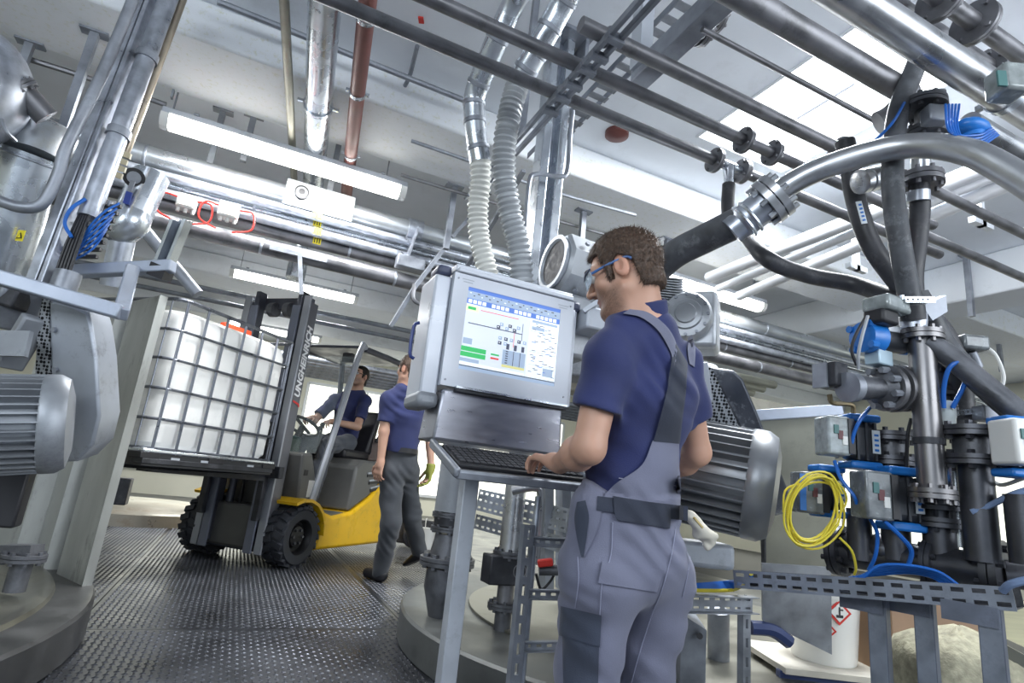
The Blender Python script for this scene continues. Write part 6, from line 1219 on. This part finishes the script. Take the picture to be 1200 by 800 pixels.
# trousers
tr = Sdf(); tr.cap(WA-Z1*.01, PE, .127, .138, .05, bod_l, 1.4, cut0=True); tr.ell(P(760, 655, d=1.80), (.1, .1, .11), ((1, 0, 0), (0, 1, 0), (0, 0, 1)), .06)
tr.cap(P(689, 592, d=1.73), P(688, 650, d=1.74), .055, .075, .05); tr.cap(PE, LH-Z1*.02, .125, .118, .06); tr.cap(PE, RH-Z1*.02, .125, .118, .06)
for a, b, c in ((LH, LK, LA), (RH, RK, RA)): tr.cap(a-Z1*.02, b, .12, .096, .04); tr.cap(b, c+Z1*.02, .088, .075, .03)
tr.fn(folds(.007, 20, 2.3)); tr.cutp((WA.x, WA.y, .06), -Z1); tr.make('trousers', oger, w1, .007, 1)
for a in (LA, RA):
    q = Sdf(); q.cap(a-Z1*.03, a-Z1*.04+bod_f*.14, .05, .042, .03); q.cap(a-Z1*.03, a+Z1*.02, .048, .048, .03); q.cutp(a-Z1*.088, -Z1); q.make('shoe', shoe, w1, .009, 1)
# overalls: panels laid over shirt and trousers
both = Sdf(); both.p = sh.p[:]; 
def comb(X, d): return np.minimum(d, tr(X))
both.fn(comb)
patch(w1, 'back_panel', oger, both, [(765, 516), (752, 545), (722, 566), (706, 583)], [(796, 519), (796, 545), (798, 570), (795, 592)], 18, .006)
patch(w1, 'side_panel', oger, both, [(684, 566), (682, 592), (680, 620), (681, 650)], [(706, 572), (706, 590), (700, 620), (685, 652)], 10, .005)
patch(w1, 'dark_back_panel', odk, both, [(792, 402), (787, 430), (780, 465), (766, 517)], [(806, 425), (804, 460), (800, 490), (797, 520)], 10, .008)
patch(w1, 'shoulder_strap', oger, both, [(730, 367), (752, 372), (772, 388), (786, 412), (788, 424)], [(738, 362), (760, 366), (782, 383), (793, 404), (792, 424)], 6, .008)
patch(w1, 'shoulder_strap', oger, both, [(806, 396), (806, 412), (808, 426)], [(811, 392), (815, 410), (814, 430)], 5, .008)
patch(w1, 'strap_edge', odk, both, [(788, 418), (784, 440), (783, 452)], [(792, 418), (789, 438), (785, 452)], 4, .011)
patch(w1, 'waistband', odk, both, [(700, 581), (699, 598)], [(806, 593), (806, 610)], 22, .007)
patch(w1, 'back_flap', odk, both, [(719, 581), (720, 600), (723, 609)], [(786, 592), (786, 609), (785, 619)], 16, .011)
patch(w1, 'dark_gusset', odk2, both, [(676, 588), (673, 607), (676, 630), (681, 652)], [(686, 586), (690, 604), (688, 624), (684, 652)], 6, .009)
patch(w1, 'back_pocket', oger, both, [(706, 658), (701, 683)], [(778, 668), (770, 694)], 16, .006)
patch(w1, 'knee_pocket_flap', odk2, both, [(657, 710), (655, 744)], [(705, 721), (703, 758)], 12, .012)
patch(w1, 'knee_pocket', odk2, both, [(659, 712), (659, 760), (660, 800), (661, 850)], [(704, 724), (702, 760), (701, 800), (700, 850)], 12, .007)
sm_ = M('seam_thread', (.3, .31, .42), 0, .8)
def seam(pts, r=.0016):
    q = smooth_path([V((x, y, 0)) for x, y in pts], 5); w = [trace(both, a.x, a.y) for a in q]; w = [p+(CAM-p).normalized()*.004 for p in w if p]
    if len(w) > 2: G().tube(w, r, 5).make('seam', sm_, w1)
for pts in (((718, 612), (716, 650), (706, 680), (703, 720)), ((792, 618), (787, 650), (776, 690), (764, 720), (748, 770), (740, 800)), ((677, 652), (678, 680), (674, 712)), ((707, 660), (740, 664), (777, 669)), ((725, 560), (760, 565), (800, 570)), ((722, 571), (760, 576), (800, 581)), ((812, 620), (808, 660), (800, 700))): seam(pts)
# safety glasses
glm = M('glasses_frame', (.03, .05, .12), 0, .3)
gt = thing('safety_glasses', 'clear safety glasses with blue-black temples worn by the near worker', 'glasses', H(0, .1, 0))
for q in (-1, 1): G().tube([H(.078*q, -.045, .004), H(.081*q, -.03, .015), H(.081*q, .02, .013), H(.073*q, .075, .009)], .0042, 8, 4).make('temple', glm if q < 0 else M('glasses_blue', (.05, .15, .4), 0, .3), gt)
for q in (-1, 1):
    lens = [H(.07*q, .078, .024), H(.006*q, .112, .026), H(.01*q, .112, -.004), H(.03*q, .108, -.02), H(.06*q, .09, -.018), H(.072*q, .076, .0)]
    G().prism(lens, hax[1]*.003).make('lens', M('glasses_lens', (.55, .68, .8), 0, .06, alpha=.45), gt)
    G().tube([H(.076*q, .076, .022), H(.04*q, .1, .028), H(0, .116, .026)], .003, 6, 4).make('brow_bar', glm, gt)
# work glove tucked in the pocket
gq = thing('work_glove', 'off-white work glove hanging from the back pocket of the near worker', 'glove', P(828, 640, d=1.88))
gv = Sdf(); gv.cap(P(810, 604, d=1.86), P(822, 622, d=1.86), .02, .026, .015); gv.cap(P(822, 622, d=1.86), P(834, 636, d=1.87), .026, .012, .01); gv.cap(P(820, 618, d=1.86), P(838, 628, d=1.87), .014, .01, .01); gv.cap(P(818, 622, d=1.86), P(829, 640, d=1.87), .014, .01, .008); gv.fn(folds(.004, 60, .4)); gv.make('glove_cloth', M('glove_offwhite', (.58, .55, .47), 0, .8), gq, .004, 1)
G().bar(P(812, 606, d=1.84), P(822, 618, d=1.84), .02, .006).make('glove_cuff', M('glove_cuff_ochre', (.5, .38, .15), 0, .7), gq)
# ---------------------------------------------------------------- walking worker
dW = 4.76
w2 = thing('person', 'man walking past the forklift in navy t-shirt and dark trousers', 'person', P(447, 672, d=dW)*1)
w2.location.z = 0; WO[w2.name] = V(w2.location)
nk = P(477, 455, d=4.8); hc = P(480, 434, d=4.8); LS = P(456, 467, d=4.70); RS = P(494, 466, d=4.92); LE = P(450, 505, d=4.66); LW = P(446, 541, d=4.62); RE = P(503, 507, d=4.98); RW = P(505, 546, d=4.92)
CH = P(474, 485, d=4.8); WA = P(470, 525, d=4.8); PE = P(468, 545, d=4.8); LH = P(459, 553, d=4.74); RH = P(476, 553, d=4.88); LK = P(458, 612, d=4.66); LA = P(446, 668, d=4.74); RK = P(482, 603, d=4.95); RA = P(491, 645, d=5.2); f = (-RTh*.75+FWh*.66).normalized(); l = Z1.cross(f); hax = head_axes(-RTh*.82+FWh*.57, Z1); 
s = Sdf(); H = head(s, hc, hax, 1.05); s.cap(H(0, -.03, -.05), nk-Z1*.03, .056, .062, .03); s.cap(nk-Z1*.02, CH, .06, .1, .05, l, 1.35); s.cap(CH, PE, .1, .1, .05, l, 1.3)
for S_, E__, W_ in ((LS, LE, LW), (RS, RE, RW)): s.cap(nk-Z1*.03, S_, .05, .052, .04); s.cap(S_, E__, .05, .042, .03); s.cap(E__, W_, .044, .028, .02)
for W_, sd in ((LW, f), (RW, f)): hand(s, W_, -Z1+f*.15, f*.3-l*(1 if W_ is LW else -1), f, 1.08, (.3, .4, .3))
for a, b, c in ((LH, LK, LA), (RH, RK, RA)): s.cap(PE, a, .1, .09, .05); s.cap(a, b, .08, .055, .03); s.cap(b, c, .053, .04, .03)
s.make('body', skinm, w2, .0075, 1, tone_fn(hc, hax, 1.05, (.62, .36, .26), .25)); face_parts(w2, H, hax, 1.05); hair(w2, hc, hax, 1.05, hbrown, .007, thick=.012)
q = Sdf(); q.cap(nk-Z1*.03, CH, .085, .125, .05, l, 1.4); q.cap(CH, WA-Z1*.02, .125, .12, .05, l, 1.32, cut=True)
for S_, E__ in ((LS, LE), (RS, RE)): q.cap(nk-Z1*.04, S_, .06, .066, .05); q.cap(S_, S_.lerp(E__, .72), .068, .072, .03, cut=True)
q.fn(folds(.006, 18, .6)); q.cutp(nk+Z1*.03, Z1); q.make('t_shirt', navy, w2, .009, 1)
q = Sdf(); q.cap(WA+Z1*.0, PE, .118, .125, .05, l, 1.3, cut0=True)
for a, b, c in ((LH, LK, LA), (RH, RK, RA)): q.cap(PE, a, .12, .11, .05); q.cap(a, b, .105, .083, .04); q.cap(b, c, .083, .07, .03, cut=False)
q.fn(folds(.006, 20, 1.9)); q.make('trousers', wtr, w2, .009, 1)
for a, ff in ((LA, f), (RA, (f*.8-Z1*.6).normalized())):
    q = Sdf(); tip = a-Z1*.045+ff*.17; q.cap(a-Z1*.04, tip, .05, .042, .03); q.cap(a-Z1*.03-ff*.03, a+Z1*.02, .05, .05, .03); q.cutp(a-Z1*.09, -Z1+ff*(0 if ff is f else -.4)); q.make('shoe', shoe, w2, .009, 1)
G().lathe([(.124*1, -.02), (.126, .02)], WA-Z1*.02, Z1, 28, False, sx=1.25, up=l).make('belt', M('belt_black', (.02, .02, .022), 0, .5), w2)
for W_, lab in ((RW, 'yellow-green work glove on the hand of the walking worker'),):
    gt = thing('work_glove', lab, 'glove', W_-Z1*.15); q = Sdf(); hand(q, W_-Z1*.005, -Z1+f*.15, f*.3+l, f, 1.28, (.35, .45, .35)); q.cap(W_+Z1*.02, W_-Z1*.02, .042, .038, .01, cut0=True); q.make('glove_cloth', M('glove_yellow_green', (.32, .33, .07), 0, .75), gt, .0075, 1)
# ---------------------------------------------------------------- forklift driver
hc = L(-1.15, .10, 1.91); nk = L(-1.2, .05, 1.75); CH = L(-1.22, 0, 1.52); PE = L(-1.18, 0, 1.16); l = (L(0, 1, 0)-L(0, 0, 0)); f = (L(1, 0, 0)-L(0, 0, 0))
w3 = thing('person', 'man with glasses in navy t-shirt sitting at the wheel of the forklift', 'person', L(-1.18, 0, 1.06))
hax = head_axes((f*.9-l*.12+Z1*.2), Z1-f*.1); s = Sdf(); H = head(s, hc, hax, 1.03); s.cap(H(0, -.03, -.05), nk-Z1*.02, .056, .062, .03); s.cap(nk-Z1*.02, CH, .06, .1, .05, l, 1.35); s.cap(CH, PE, .1, .105, .05, l, 1.3)
LS, RS = L(-1.19, .2, 1.64), L(-1.19, -.2, 1.64); LE, RE = L(-1.0, .28, 1.33), L(-.95, -.26, 1.35); LW, RW = L(-.74, .14, 1.34), L(-.72, -.1, 1.36)
for S_, E__, W_ in ((LS, LE, LW), (RS, RE, RW)): s.cap(nk-Z1*.03, S_, .05, .052, .04); s.cap(S_, E__, .05, .043, .03); s.cap(E__, W_, .044, .028, .02); hand(s, W_, f-Z1*.15, -Z1+f*.2, (l if W_ is RW else -l), 1.05, (.5, .7, .6))
LH, RH = L(-1.12, .1, 1.14), L(-1.12, -.1, 1.14); LK, RK = L(-.68, .17, 1.08), L(-.68, -.15, 1.1); LA, RA = L(-.52, .2, .56), L(-.5, -.18, .58)
for a, b, c in ((LH, LK, LA), (RH, RK, RA)): s.cap(PE, a, .1, .09, .05); s.cap(a, b, .08, .055, .03); s.cap(b, c, .053, .04, .03)
s.make('body', skinm, w3, .0062, 1, tone_fn(hc, hax, 1.03, (.60, .36, .26), .5)); face_parts(w3, H, hax, 1.03); hair(w3, hc, hax, 1.03, M('short_black_hair', (.02, .015, .012), 0, .5, 90, .5, bump=.4, bs=200), .006, thick=.01)
q = Sdf(); q.cap(nk-Z1*.03, CH, .085, .122, .05, l, 1.4); q.cap(CH, PE, .122, .13, .05, l, 1.3)
for S_, E__ in ((LS, LE), (RS, RE)): q.cap(nk-Z1*.04, S_, .06, .066, .05); q.cap(S_, S_.lerp(E__, .75), .066, .068, .03, cut=True)
q.fn(folds(.006, 20, .2)); q.cutp(nk+Z1*.02, Z1+f*.3); q.make('t_shirt', navy, w3, .008, 1)
q = Sdf()
for a, b, c in ((LH, LK, LA), (RH, RK, RA)): q.cap(PE-Z1*.02, a, .115, .105, .05); q.cap(a, b, .1, .08, .04); q.cap(b, c, .082, .07, .03)
q.fn(folds(.007, 22, 1.2)); q.make('trousers', cloth('grey_denim', (.085, .095, .115)), w3, .008, 1)
for a in (LA, RA): q = Sdf(); q.cap(a-Z1*.035, a-Z1*.05+f*.16, .05, .042, .03); q.cap(a-Z1*.03, a+Z1*.02, .05, .05, .03); q.cutp(a-Z1*.088, -Z1); q.make('shoe', shoe, w3, .009, 1)
gt = thing('spectacles', 'thin pale-framed glasses worn by the forklift driver', 'glasses', H(0, .1, 0))
for q in (-1, 1): G().torus(H(.033*q, .104, .004), hax[1], .022, .0025, 18, 6).make('rim', lgrey, gt); G().cyl(H(.033*q, .103, .004), H(.033*q, .105, .004), .021, n=18).make('lens', M('glasses_lens', (.55, .68, .8)), gt); G().tube([H(.055*q, .1, .006), H(.078*q, .05, .01), H(.08*q, -.02, .01)], .003, 6, 3).make('temple', black, gt)
G().cyl(H(-.012, .106, .006), H(.012, .106, .006), .003, n=6).make('bridge', lgrey, gt)
